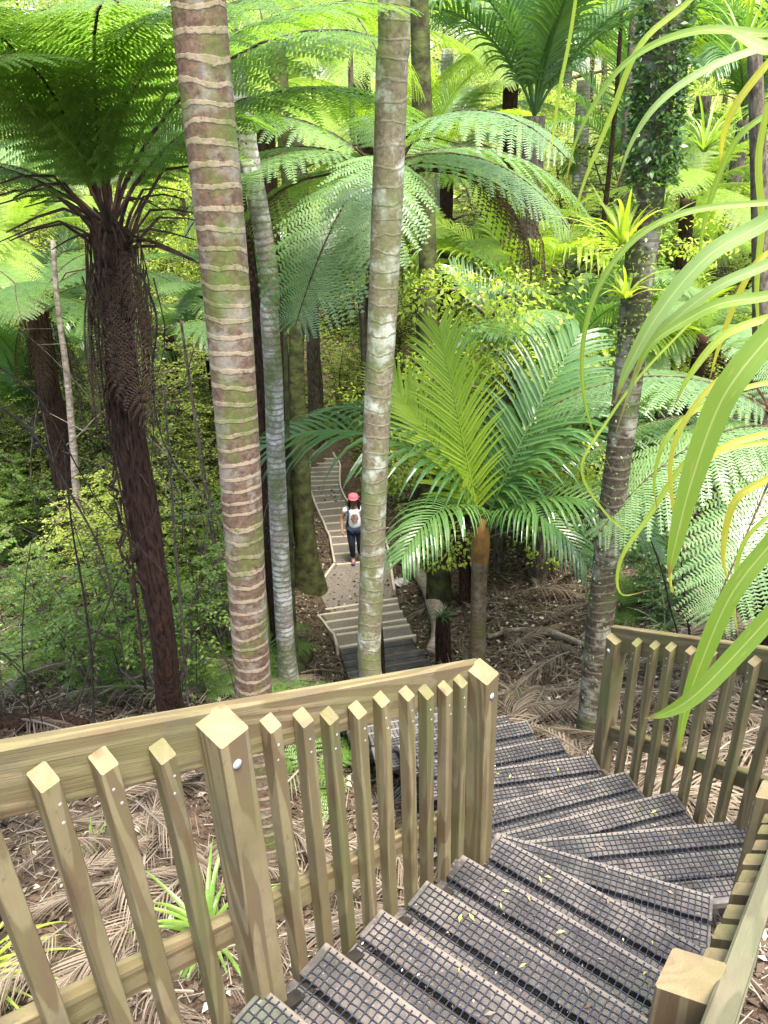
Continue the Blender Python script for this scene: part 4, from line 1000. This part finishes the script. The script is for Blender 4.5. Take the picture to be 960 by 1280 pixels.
# face
fm = MB()
def ell(mb, c, r3, seg=10, ring=7):
    n = len(mb.v)
    for i in range(ring + 1):
        a = math.pi * i / ring
        for j in range(seg): b = 2 * math.pi * j / seg; mb.v.append((c[0] + r3[0] * math.sin(a) * math.cos(b), c[1] + r3[1] * math.sin(a) * math.sin(b), c[2] + r3[2] * math.cos(a)))
    for i in range(ring):
        for j in range(seg): j2 = (j + 1) % seg; mb.f.append((n + i * seg + j, n + (i + 1) * seg + j, n + (i + 1) * seg + j2, n + i * seg + j2))
for nm, lst, mm in (('nose', [((0, -.098, 1.415), (.012, .018, .018))], 'skin'), ('mouth', [((0, -.094, 1.375), (.022, .010, .008))], 'print')):
    mb = MB()
    for c, r3 in lst: ell(mb, c, r3)
    link(nm, mb.mesh(nm, M[mm], True), wm)
for sx in (-1, 1):
    mb = MB(); ell(mb, (sx * .027, -.090, 1.438), (.012, .007, .007)); link('eye', mb.mesh('eye', M['hair'], True), wm)
skin('hair', [(0, .045, 1.46), (0, .06, 1.38), (-.07, .02, 1.40), (-.085, -.01, 1.30), (-.085, -.035, 1.20), (.07, .02, 1.40), (.085, -.01, 1.30), (.085, -.035, 1.20), (0, .07, 1.25)],
     [(0, 1), (0, 2), (2, 3), (3, 4), (0, 5), (5, 6), (6, 7), (1, 8)], [.062, .06, .03, .032, .022, .03, .032, .022, .06], M['hair'], wm)
mb = MB()
ring_ = 9; seg_ = 18
for i in range(ring_):
    a = .5 * math.pi * i / (ring_ - 1)
    for j in range(seg_): b = 2 * math.pi * j / seg_; mb.v.append((.093 * math.sin(a + .001) * math.cos(b), .005 + .103 * math.sin(a + .001) * math.sin(b), 1.482 + .078 * math.cos(a)))
for i in range(ring_ - 1):
    for j in range(seg_): j2 = (j + 1) % seg_; mb.f.append((i * seg_ + j, (i + 1) * seg_ + j, (i + 1) * seg_ + j2, i * seg_ + j2))
cap = link('cap', mb.mesh('cap', M['cap'], True), wm)
mb = MB(); n_ = 9
for i in range(n_):
    x = -.085 + .17 * i / (n_ - 1); yb_ = .005 - math.sqrt(max(0, 1 - (x / .093) ** 2)) * .10; yf = yb_ - .055 * math.sqrt(max(0, 1 - (x / .09) ** 2))
    for (yy, zz) in ((yb_, 1.486), (yf, 1.478), (yf, 1.472), (yb_, 1.480)): mb.v.append((x, yy, zz))
for i in range(n_ - 1):
    for j in range(4): j2 = (j + 1) % 4; mb.f.append((i * 4 + j, i * 4 + j2, i * 4 + 4 + j2, i * 4 + 4 + j))
link('peak', mb.mesh('peak', M['cap']), cap)
tee = skin('t_shirt', [(0, 0, .765), (0, 0, .98), (0, .005, 1.13), (0, .02, 1.235), (-.135, .02, 1.235), (-.178, .03, 1.12), (.135, .02, 1.235), (.165, .026, 1.12)],
     [(0, 1), (1, 2), (2, 3), (3, 4), (4, 5), (3, 6), (6, 7)], [(.135, .105), (.12, .10), (.135, .11), (.10, .08), .066, .066, .066, .066], M['tee'], wm)
mb = MB(); n_ = 9
for i in range(n_):
    for j in range(n_):
        zz = .97 + .19 * j / (n_ - 1); x = (-1 + 2 * i / (n_ - 1)) * (.03 + .035 * math.sin(math.pi * (j + .4) / n_) + .008 * math.sin(j * 2.3)); mb.v.append((x, -.112 + x * x * 4 + abs(zz - 1.08) * .05, zz))
for i in range(n_ - 1):
    for j in range(n_ - 1): a = i * n_ + j; mb.f.append((a, a + 1, a + n_ + 1, a + n_))
link('shirt_print', mb.mesh('shirt_print', M['print'], True), tee)
skin('trousers', [(0, 0, .86), (-.075, 0, .79), (-.07, -.065, .45), (-.06, .015, .12), (.075, 0, .79), (.075, -.018, .45), (.07, .125, .14)],
     [(0, 1), (1, 2), (2, 3), (0, 4), (4, 5), (5, 6)], [(.125, .095), .095, .064, .048, .095, .064, .048], M['jeans'], wm)
for a, b in (((-.06, .03, .04), (-.065, -.13, .035)), ((.07, .14, .055), (.075, .0, .035))):
    skin('shoe', [a, Vector(a).lerp(Vector(b), .5), b], [(0, 1), (1, 2)], [(.042, .045), (.042, .036), (.038, .028)], M['shoe'], wm)
mb = MB(); mb.tube(spline([(-.10, .10, 1.22), (-.10, .0, 1.30), (-.105, -.09, 1.20), (-.12, -.10, 1.05), (-.13, -.02, .93)], 14), .017, 6); link('backpack_strap', mb.mesh('backpack_strap', M['pack']), wm)

# ================================================================== undergrowth
SH = {}
SH['a'] = shrub_meshes(1.9, .8, 6, .050, 2300, 1, M['shrub'], .5)
SH['b'] = shrub_meshes(1.5, .9, 7, .045, 3000, 2, M['shrub'], .3)
SH['c'] = shrub_meshes(2.4, .9, 5, .050, 3400, 3, M['shrub_lime'], .5)
SH['d'] = shrub_meshes(1.2, .7, 7, .045, 2200, 4, M['shrub_dark'], .2)
SH['e'] = shrub_meshes(3.2, 1.1, 6, .048, 7000, 5, M['shrub_lime'], .45)
SH['f'] = shrub_meshes(.6, .5, 8, .040, 1000, 6, M['shrub'], .1)
TM = [tree_meshes(8, 2.8, .11, 12000, 1, M['tree_leaf'], 30), tree_meshes(9.5, 3.0, .12, 13000, 2, M['tree_pale'], 30), tree_meshes(6.5, 2.6, .10, 12000, 3, M['shrub_lime'], 30, base=.2), tree_meshes(11, 3.0, .13, 13000, 4, M['tree_pale'], 34, base=.25, trad=.2), tree_meshes(7, 2.4, .10, 12000, 5, M['shrub'], 30, base=.15)]
def put(meshes, names, root_name, label, cat, loc, s, rz, group=None):
    o = thing(root_name, label, cat, tuple(loc), group, rz); o.scale = (s, s, s)
    for me, nm in zip(meshes, names): link(nm, me, o)
    return o
CLEAR = [((384, 545, 500, 860), 21), ((486, 660, 760, 930), 12.5), ((240, 0, 345, 880), 4.5), ((445, 0, 505, 850), 6.2), ((0, 1000, 640, 1280), 9), ((560, 800, 960, 1280), 9), ((520, 400, 700, 820), 7.6), ((110, 300, 215, 880), 5.9), ((725, 400, 800, 940), 5.3), ((375, 460, 400, 715), 12.5), ((490, 520, 610, 745), 11.3)]
def clear(loc, h, w):
    top = PX(loc + Vector((0, 0, h))); bot = PX(loc); k = F / bot[2] * w * 1.7
    x0, x1 = min(top[0], bot[0]) - k, max(top[0], bot[0]) + k; y0, y1 = min(top[1], bot[1]), max(top[1], bot[1])
    for (a, b, c, d), dep in CLEAR:
        if loc.y < dep and x0 < c and x1 > a and y0 < d and y1 > b: return False
    return True
rb_ = random.Random(77)
cnt = {}
def scatter(n, xr, yr, kinds, label, cat, group, hs, sc=(0.7, 1.2), minsep=.5, root_name='shrub', tries=40, pyr=None):
    placed = []; k = 0
    for _ in range(n * tries):
        if k >= n: break
        y = rb_.uniform(*yr); px = rb_.uniform(*xr); x = (px - 480) / F * y * 1.12; p = Vector((x, y, gz(x, y)))
        kd = rb_.choice(kinds); s = rb_.uniform(*sc); h = hs[kd] * s
        if pyr and not (pyr[0] < PX(p)[1] < pyr[1]): continue
        if any((p - q).length < minsep for q in placed): continue
        if not clear(p, h * .9, h * .25): continue
        placed.append(p); k += 1
        if cat == 'tree': put(TM[kd], ('crown', 'trunk'), 'tree', label, cat, p, s, rb_.uniform(0, 6.28), group)
        elif cat == 'fern': put([kd_me for kd_me in GF[kd]], ('frond_rosette',), 'ground_fern', label, cat, p, s, rb_.uniform(0, 6.28), group)
        else: put(SH[kd], ('foliage', 'stem'), root_name, label, cat, p, s, rb_.uniform(0, 6.28), group)
    cnt[label] = k
hs = dict(a=1.9, b=1.5, c=2.4, d=1.2, e=3.2, f=.6); ht = {0: 8, 1: 9.5, 2: 6.5, 3: 11, 4: 7}
scatter(24, (-80, 380), (5.2, 11), 'aabbfc', 'leafy green sapling with small leaves in the understory left of the path', 'shrub', 'saplings left of the path', hs, (.6, 1.15), .55)
scatter(46, (-60, 400), (9.5, 16), 'abce', 'bright leafy bush farther back among the trunks left of the path', 'shrub', 'bushes farther back left', hs, (.7, 1.2), .6)
scatter(26, (620, 1020), (6.8, 13), 'dbda', 'dark green bush beyond the litter right of the young palm', 'shrub', 'bushes beyond the litter', hs, (.6, 1.1), .55)
scatter(30, (480, 1020), (12.5, 17), 'bcead', 'green bush on the bank behind the young palm', 'shrub', 'bushes on the far bank', hs, (.8, 1.3), .7)
scatter(70, (-100, 1080), (17, 30), 'ceec', 'lime green bush on the hillside behind the gully', 'shrub', 'bushes on the hillside', hs, (1.0, 1.8), .9)
scatter(34, (-150, 1120), (18, 32), [0, 1, 2, 4], 'pale leafy tree on the hillside behind the gully', 'tree', 'trees on the hillside', ht, (.55, .9), 1.5)
scatter(46, (-200, 1180), (32, 62), [0, 1, 3, 1], 'distant pale tree closing the view at the top', 'tree', 'distant trees', ht, (.8, 1.3), 2)
# single bright shrubs seen above the silver fern
def bright(label, px, y, s_, kd, rz): p = Vector((D(px, 300, y).x, y, 0)); p.z = gz(p.x, y); put(TM[kd], ('crown', 'trunk'), 'tree', label, 'tree', p, s_, rz)
# merged-crown copies for the middle distance
def crown_kind(nm, frs, n, tilt, s_, m, dead=True):
    items = []; r = random.Random(n)
    for k in range(n): items.append((frs[k % len(frs)][0], TRS(R(k * 360 / n + r.uniform(-10, 10)), R(r.uniform(*tilt)), s_ * r.uniform(.9, 1.1))))
    return merge(items, 'crown', m)
CK = {'fern_a': crown_kind('a', FERN['l'], 11, (0, 12), 1.0, M['fern_lime']), 'fern_b': crown_kind('b', FERN['s'], 12, (-4, 8), 1.1, M['fern_silver']), 'palm_a': crown_kind('c', PALM, 11, (-6, 8), 1.0, M['palm']), 'palm_b': crown_kind('d', PALM[:2] + PALMY[1:2], 9, (-4, 8), 1.0, M['palm_lime'])}
TK = {k: trunk_mesh('trunk', [Vector((0, 0, -7)), Vector((.15, .1, -3.5)), Vector((0, 0, 0))], [.15, .13, .12], M[m_], seg=12, step=.12, rough=.08, seed=ord(k[-1])) for k, m_ in (('fern_a', 'fern_bark'), ('fern_b', 'fern_bark'), ('palm_a', 'nikau_grey'), ('palm_b', 'bark'))}
def mid(kind, px, y, s_, label, group):
    c = D(*px, y); f = kind.startswith('fern'); nm = 'tree_fern' if f else 'palm_tree'
    o = thing(nm, label, 'tree fern' if f else 'palm tree', (c.x, c.y, c.z), group, rb_.uniform(0, 6.28)); o.scale = (s_, s_, s_)
    link('crown', CK[kind], o); link('trunk', TK[kind], o)
FG, PG_ = 'tree ferns in the middle distance', 'palms in the middle distance'
for kind, px, y, s_ in (('fern_a', (330, 120), 13, 1.1), ('fern_a', (560, 330), 14, 1.0), ('fern_b', (720, 420), 11.5, .9), ('fern_a', (860, 250), 13, 1.0), ('fern_b', (255, 400), 14, .9), ('fern_a', (20, 300), 12, 1.0), ('fern_b', (210, 420), 13, .9), ('fern_a', (640, 60), 18, 1.2), ('fern_b', (880, 420), 10.5, .8), ('fern_a', (450, 60), 16, 1.2), ('fern_b', (110, 180), 15, 1.2), ('fern_a', (780, 330), 16, 1.1), ('fern_b', (560, 180), 19, 1.2), ('fern_a', (940, 330), 15, 1.1)):
    mid(kind, px, y, s_, 'tree fern in the middle distance among the lime green bushes', FG)
for kind, px, y, s_ in (('palm_a', (330, 410), 16, .9), ('palm_b', (520, 250), 16, 1.0), ('palm_a', (780, 230), 17, 1.1), ('palm_b', (880, 120), 18, 1.2), ('palm_a', (90, 440), 12.5, .8), ('palm_b', (360, 60), 18, 1.2), ('palm_a', (730, 100), 20, 1.3), ('palm_b', (640, 400), 13, .9), ('palm_a', (560, 60), 22, 1.3), ('palm_b', (830, 480), 11.5, .75)):
    mid(kind, px, y, s_, 'palm in the middle distance among the lime green bushes', PG_)
bright('yellow green small leaved tree above the silver fern and below the dark palm crown', 612, 10.8, .82, 2, 1.0)
bright('yellow green small leaved tree left of the perching tufts on the speckled palm', 700, 12.2, .8, 2, 2.0)
scatter(26, (-120, 330), (10, 17), 'cebb', 'bright bush filling the shade behind the left tree ferns', 'shrub', 'bushes behind the left tree ferns', hs, (.9, 1.5), .8)
# low ground cover on the far slopes
def cover(label, n, xr, yr, size, m, seed, zt=.5):
    r = np.random.default_rng(seed); x0 = r.uniform(*xr, n); y0 = r.uniform(*yr, n); x0 = x0 * (y0 / yr[1]) ** .8
    ok = ~on_path(x0, y0, .5); x0 = x0[ok]; y0 = y0[ok]; n = len(x0)
    den = np.sin(x0 * .9 + y0 * .4) * np.cos(y0 * .7 - x0 * .3); P = np.stack([x0, y0, terr(x0, y0) + r.uniform(0, zt, n) * (.6 + .5 * den)], 1)
    a = r.uniform(0, 6.28, n); Dd = np.stack([np.cos(a), np.sin(a), r.normal(.1, .4, n)], 1); V, Fq = leaf_quads(P, Dd, size, r, .4)
    tag(link('ground_cover', np_mesh('ground_cover', V, Fq, m)), label, 'ground cover', None, 'stuff')
cover('low leafy ground cover over the slope behind the gully', 60000, (-26, 26), (16, 36), .16, M['shrub'], 41, .7)
cover('low green ground cover on the left bank under the saplings', 12000, (-11, -2.2), (6.5, 17), .075, M['shrub'], 43, .22)
cover('pale leafy ground cover on the most distant slope', 60000, (-60, 60), (32, 75), .34, M['tree_pale'], 42, 1.3)
# ground ferns
gfm = []
GFR = [fern_frond(L=2.0, e0=a_, e1=b_, pairs=15, pn=9, wid=.24, seed=90 + a_, droop=.15)[0].mesh('f', M['fern']) for a_, b_ in ((50, -30), (35, -40), (60, -10))]
for sd in range(2):
    items = []; r = random.Random(sd + 50)
    for k in range(8): items.append((GFR[k % 3], TRS(R(k * 45 + r.uniform(-15, 15)), R(r.uniform(-5, 15)), r.uniform(.22, .34))))
    gfm.append(merge(items, 'frond_rosette', M['fern']))
GF = {i: [m] for i, m in enumerate(gfm)}
scatter(26, (-60, 400), (4.6, 11), [0, 1], 'small feathery ground fern in the understory left of the path', 'fern', 'ground ferns left of the path', {0: .4, 1: .4}, (.7, 1.2), .4)
scatter(22, (600, 1020), (5.8, 13), [0, 1], 'small feathery ground fern on the bank right of the path', 'fern', 'ground ferns right of the path', {0: .4, 1: .4}, (.7, 1.3), .4)
# dead palm fronds on the ground
DP = []
for sd, (e0, e1, dr) in enumerate(((6, -8, .25), (14, -18, .5), (3, 4, .15), (20, -25, .8))):
    b, rb = palm_frond(L=2.0, e0=e0, e1=e1, pairs=26, ll=.55, droop=dr * 1.4, seed=60 + sd, vee=.1, ww=.010, fwd=55, seg=4)
    DP.append((b.mesh('leaflets', M['tan']), rb.mesh('midrib', M['litter_pale'])))
def dead_frond(p, az, tilt, s, label, group, k, roll=0):
    o = link('dead_palm_frond', DP[k][0], None, tuple(p), None, s); o.rotation_euler = (Matrix.Rotation(az, 4, 'Z') @ Matrix.Rotation(-tilt, 4, 'Y') @ Matrix.Rotation(roll, 4, 'X')).to_euler()
    link('midrib', DP[k][1], o); return tag(o, label, 'dead frond', group)
def slope_tilt(p, az, d=.8):
    return math.atan2(gz(p.x + math.cos(az) * d, p.y + math.sin(az) * d) - gz(p.x, p.y), d)
def lay(n, pxr, pyr, label, group, s=(.5, 1.0), seed=0, lift=(.04, .14), maxd=16):
    r = random.Random(seed); k = 0
    while k < n:
        px, py = r.uniform(*pxr), r.uniform(*pyr); p = G(px, py)
        if p.y > maxd or on_path(p.x, p.y, .9): k += 1; continue
        az = r.uniform(0, 6.28); p.z += r.uniform(*lift); dead_frond(p, az, slope_tilt(p, az), r.uniform(*s), label, group, r.randrange(4), r.uniform(-.5, .5)); k += 1
lay(40, (-20, 330), (990, 1280), 'dried brown palm frond in the heap seen through the left fence', 'dried fronds behind the left fence', (.3, .62), 1, (.03, .3))
lay(16, (330, 590), (960, 1200), 'dried palm frond on the ground behind the fence balusters near the corner post', 'dried fronds near the corner post', (.4, .8), 2)
lay(30, (760, 1010), (860, 1040), 'bleached dead frond lying behind the outer bend fence', 'dead fronds behind the outer fence', (.35, .75), 3, (.05, .25))
lay(34, (590, 760), (740, 930), 'dead frond on the brown litter between the young palm and the speckled palm', 'dead fronds on the litter', (.35, .8), 4, (.03, .1))
lay(26, (300, 420), (730, 880), 'dead pale frond on the ground left of the netted boards', 'dead fronds left of the boards', (.35, .75), 5, (.03, .1))
lay(34, (-20, 300), (720, 920), 'dead frond lying among the ferns behind the left fence rail', 'dead fronds behind the rail', (.4, .9), 6, (.03, .12))
lay(22, (480, 600), (660, 800), 'dead frond beside the fallen log', 'dead fronds by the log', (.35, .7), 7, (.03, .1))
lay(22, (740, 960), (640, 820), 'dead frond on the shaded bank at the right', 'dead fronds on the right bank', (.4, .9), 8, (.03, .1))
lay(14, (0, 330), (600, 730), 'dead frond on the left bank among the saplings', 'dead fronds on the left bank', (.5, 1.0), 9, (.03, .1))
# green strap clumps behind the left fence
def gtuft(label, px, py, n, L, w, m, seed, e0=(25, 85), e1=(-70, 0)):
    p = G(px, py); o = link('strap_clump', tuft_mb(n, L, w, seed, e0, e1, 10).mesh('strap_clump', M[m]), None, tuple(p)); return tag(o, label, 'plant')
gtuft('green strap leaved clump behind the big left fence post', 262, 1175, 34, .62, .016, 'tuft', 11)
gtuft('bright green strap leaved clump at the bottom left corner', -25, 1235, 34, .7, .017, 'tuft_lime', 12)
gtuft('small upright green seedling among the dried fronds behind the fence', 118, 1070, 9, .3, .010, 'tuft', 13, (60, 88), (10, 60))
gtuft('spiky green clump at the far left beyond the tree fern', 45, 600, 40, 1.3, .03, 'tuft', 14)
gtuft('grassy clump on the litter beyond the outer fence post', 830, 790, 26, .5, .008, 'tuft_silver', 15)
gtuft('small green clump beside the stairs below the dark speckled palm', 655, 880, 24, .22, .006, 'shrub', 16)
# thin saplings and dark vines on the left
def pole(label, pix, y, rad, m='twig', name='sapling', cat='sapling', leafy=0, y2=None):
    pts = pixline(pix, y, y2)
    if cat in ('sapling', 'tree'):
        g0 = gz(pts[0].x, pts[0].y)
        if pts[0].z > g0: pts = [Vector((pts[0].x, pts[0].y, g0 - .1))] + pts
    b = pts[0].copy(); root = thing(name, label, cat, tuple(b)); mb = MB(); sp = spline([p - b for p in pts], 22)
    mb.tube(sp, [rad * (1 - .55 * i / 21) for i in range(22)], 7); link('stem', mb.mesh('stem', M[m], True), root)
    if leafy: climber(root, sp, M['shrub'], leafy, .045, rad + .02, int(pix[0][0] + 500), 'foliage')
    return root
pole('slim pale grey sapling trunk left of the shaggy tree fern', [(100, 640), (92, 560), (84, 470), (72, 380), (66, 300)], 8.6, .055, 'deadwood')
pole('thin leaning grey sapling behind the shaggy tree fern', [(262, 640), (250, 560), (236, 470), (226, 400)], 8.4, .03, 'twig', leafy=120)
pole('thin straight sapling between the tree fern and the ringed palm', [(235, 880), (228, 780), (220, 690), (214, 600), (205, 480)], 5.9, .018, 'twig', leafy=150)
pole('thin dark sapling stem standing in front of the bush left of the fence', [(118, 905), (114, 820), (104, 740), (90, 660), (80, 560)], 5.2, .013, 'vine')
pole('brown vine hanging down beside the shaggy tree fern trunk', [(182, 860), (172, 760), (160, 660), (144, 580), (128, 480), (122, 380)], 5.0, .011, 'fern_bark', 'vine', 'vine')
pole('dark vine slanting from the left edge down to the tree fern foot', [(-15, 500), (40, 540), (90, 620), (130, 700), (150, 800), (165, 870)], 4.6, .009, 'vine', 'vine', 'vine')
pole('dark bare branch rising to the right across the left understory', [(95, 890), (110, 840), (122, 790), (150, 720), (185, 660), (205, 620)], 4.8, .008, 'vine', 'branch', 'branch')
pole('long thin vine curving over the far left bush', [(-10, 452), (50, 500), (100, 590), (140, 650), (210, 720)], 4.9, .007, 'vine', 'vine', 'vine')
pole('curly dark vine hanging right of the tree fern trunk', [(178, 345), (196, 400), (190, 470), (200, 540), (225, 600), (228, 680)], 5.1, .008, 'vine', 'vine', 'vine')
pole('slender black stem standing behind the outer fence', [(862, 800), (856, 750), (850, 690), (838, 620)], 6.0, .014, 'vine')
pole('second slender black stem behind the outer fence, leaning left', [(848, 800), (838, 760), (826, 710), (800, 640)], 6.3, .012, 'vine')
pole('dark trunk leaning behind the yellow straps at the right edge', [(930, 830), (940, 700), (950, 560), (952, 400), (948, 200), (942, 40)], 7.0, .12, 'bark', 'tree', 'tree')
pole('pale thin trunk in the upper right behind the speckled palm', [(770, 420), (775, 300), (782, 180), (790, 60), (795, -20)], 14, .13, 'bark', 'tree', 'tree')
pole('dark thin trunk in the upper right near the strap leaves', [(740, 430), (752, 300), (768, 150), (778, 0)], 13, .06, 'fern_bark', 'tree', 'tree')
pole('grey trunk at the top centre left of the middle palm', [(455, 430), (448, 300), (440, 150), (436, -20)], 14, .08, 'bark', 'tree', 'tree')
pole('pale mossy twin stem beside the grey white palm trunk', [(368, 790), (364, 680), (360, 560), (357, 440), (352, 330)], 7.6, .035, 'mossbark', 'sapling', 'sapling')
# ================================================================== litter
def litter(label, name, n, zone, size, m, seed, stick=False):
    r = np.random.default_rng(seed); P = []
    k = 0
    px = r.uniform(zone[0], zone[1], n * 3); py = r.uniform(zone[2], zone[3], n * 3)
    # points spread over the ground area those views cover
    x0 = r.uniform(-7, 7, n); y0 = r.uniform(.6, 17, n) ** 1.0
    ok = ~on_path(x0, y0, .03) | (r.uniform(0, 1, n) < .12); x0 = x0[ok]; y0 = y0[ok]; n = len(x0)
    z0 = terr(x0, y0) + r.uniform(.0, .03, n)
    z0 = np.where(on_path(x0, y0), np.maximum(z0, ZL + .012 + (y0 > 13.4) * -.2), z0)
    P = np.stack([x0, y0, z0], 1); a = r.uniform(0, 6.28, n); Dd = np.stack([np.cos(a), np.sin(a), r.normal(0, .22, n)], 1)
    V, Fq = leaf_quads(P, Dd, size, r, .5)
    if stick:
        V = V.reshape(-1, 4, 3); c = V[:, :1]; ax = (V[:, 2:3] - c); sd = (V[:, 1:2] - V[:, 3:4]); sd = sd / (np.linalg.norm(sd, axis=2, keepdims=True) + 1e-9) * .004
        V = np.concatenate([c - sd, c + sd, c + ax + sd * .5, c + ax - sd * .5], 1).reshape(-1, 3)
    tag(link(name, np_mesh(name, V, Fq, m)), label, 'litter', None, 'stuff')
litter('brown fallen leaves strewn over the whole forest floor', 'leaf_litter', 80000, (0, 960, 500, 1280), .075, M['litter'], 1)
litter('pale dry twigs and leaf strips scattered on the ground', 'twig_litter', 42000, (0, 960, 500, 1280), .24, M['litter_pale'], 2, True)
litter('pale curled leaves dotted over the floor', 'pale_leaf_litter', 9000, (0, 960, 500, 1280), .07, M['litter_pale'], 3)
# tangle of thin stems
def tangle(n, pxr, pyr, yr, lab, cat, group, name, seed, arch=.5, up=(1.0, 3.0), rad=(.004, .010), m='vine'):
    r = random.Random(seed); k = 0; t_ = 0
    while k < n and t_ < n * 20:
        t_ += 1; y = r.uniform(*yr); c = D(r.uniform(*pxr), r.uniform(*pyr), y); x = c.x; h = r.uniform(*up); b = Vector((x, y, gz(x, y)))
        if not clear(b, h, .1) or on_path(x, y, .4): continue
        a = r.uniform(0, 6.28); d = Vector((math.cos(a), math.sin(a), 0)); pts = [Vector((0, 0, -.05)), d * arch * .2 + Vector((r.uniform(-.1, .1), r.uniform(-.1, .1), h * .4)), d * arch * .6 * h + Vector((r.uniform(-.2, .2), 0, h * .8)), d * arch * 1.2 * h + Vector((0, r.uniform(-.2, .2), h * r.uniform(.7, 1.05)))]
        mb = MB(); sp = spline(pts, 14); rr_ = r.uniform(*rad); mb.tube(sp, [rr_ * (1 - .7 * i / 13) for i in range(14)], 5)
        for q in range(r.randrange(2, 6)):
            p = interp(sp, r.uniform(.3, .95)); mb.tube([p, p + Vector((r.uniform(-.4, .4), r.uniform(-.4, .4), r.uniform(-.1, .4))) * h * .35], [rr_ * .5, rr_ * .2], 3)
        tag(link(name, mb.mesh(name, M[m]), None, tuple(b)), lab, cat, group); k += 1
tangle(34, (-60, 330), (600, 900), (4.8, 10), 'thin dark bare stem in the tangle left of the path', 'sapling', 'thin stems left of the path', 'bare_sapling', 5)
tangle(20, (-60, 400), (480, 700), (8, 14), 'pale thin stem farther back in the tangle left of the path', 'sapling', 'pale stems farther back left', 'bare_sapling', 6, .3, (2, 5), (.008, .02), 'bark')
tangle(22, (600, 1000), (600, 850), (6.5, 11), 'thin bare stem in the scrub right of the young palm', 'sapling', 'thin stems right of the young palm', 'bare_sapling', 7, .5, (.8, 2.2), (.004, .009), 'twig')
# crumbs of bark and leaf caught in the netting
r = np.random.default_rng(8); P = []; Dd = []
for L, Rr, npl in noses[:18]:
    d = (Rr - L).normalized(); bk = Vector((d.y, -d.x, 0))
    if bk.dot(Vector((-.3, -.95, 0))) < 0: bk = -bk
    for k in range(110):
        u = r.uniform(.02, .98); v = abs(r.normal(0, .5)) % 1; q = L.lerp(Rr, u) + bk * (.015 + (npl * .155 - .03) * (1 - v * .9)); P.append((q.x, q.y, q.z + .004)); Dd.append((r.normal(), r.normal(), r.normal() * .25))
V, Fq = leaf_quads(np.array(P), np.array(Dd), .013, r, .4)
tag(link('leaf_crumbs', np_mesh('leaf_crumbs', V, Fq, M['litter'])), 'brown crumbs of leaf and bark caught in the netting on the treads', 'litter', None, 'stuff')
# little leaves fallen on the treads
r = random.Random(9)
for i in range(70):
    L, Rr, _ = noses[r.randrange(2, 16)]; p = L.lerp(Rr, r.uniform(.1, .9)); d = (Rr - L).normalized(); bk = Vector((d.y, -d.x, 0))
    if bk.dot(Vector((-.3, -.95, 0))) < 0: bk = -bk
    p = p + bk * r.uniform(.02, .12); a = r.uniform(0, 6.28); s = r.uniform(.010, .022)
    mb = MB(); mb.v = [(0, 0, 0), (s, s * .35, .003), (2 * s, 0, .001), (s, -s * .4, .004)]; mb.f = [(0, 1, 2, 3)]
    tag(link('fallen_leaf', mb.mesh('fallen_leaf', M[('litter_pale', 'strap_yellow', 'litter')[i % 3]]), None, tuple(p + Vector((0, 0, .007))), (0, 0, a)), 'small dry fallen leaf lying on the netted treads', 'leaf', 'fallen leaves on the treads')
print('SCATTER', cnt)
# ------------------------------------------------------------------ light
w = bpy.data.worlds.new('World'); sc.world = w; w.use_nodes = True
nt = w.node_tree; bg = nt.nodes['Background']; sky = nt.nodes.new('ShaderNodeTexSky'); sky.sky_type = 'NISHITA'; sky.sun_disc = False
SE, SA = R(72), R(150)     # elevation, direction the light comes from (clockwise from +Y)
sky.sun_elevation = SE; sky.sun_rotation = SA; sky.air_density = 1.0; sky.dust_density = 3.0; sky.ozone_density = 1.0
nt.links.new(sky.outputs[0], bg.inputs[0]); bg.inputs[1].default_value = .15
sun = bpy.data.lights.new('sun', 'SUN'); sun.energy = 2.9; sun.angle = R(25); sun.color = (1, .95, .86)
so = bpy.data.objects.new('sun', sun); COL.objects.link(so)
dv = Vector((math.sin(SA) * math.cos(SE), math.cos(SA) * math.cos(SE), math.sin(SE)))
so.rotation_euler = dv.to_track_quat('Z', 'Y').to_euler()
sc.view_settings.view_transform = 'Standard'; sc.view_settings.look = 'None'; sc.view_settings.gamma = 1
sc.view_settings.exposure = 2.25
cy = sc.cycles; cy.max_bounces = 10; cy.diffuse_bounces = 7; cy.glossy_bounces = 2; cy.transmission_bounces = 4; cy.transparent_max_bounces = 4
cy.use_denoising = True; cy.use_adaptive_sampling = True; cy.adaptive_threshold = .02; cy.caustics_reflective = False; cy.caustics_refractive = False
sc.render.use_persistent_data = False
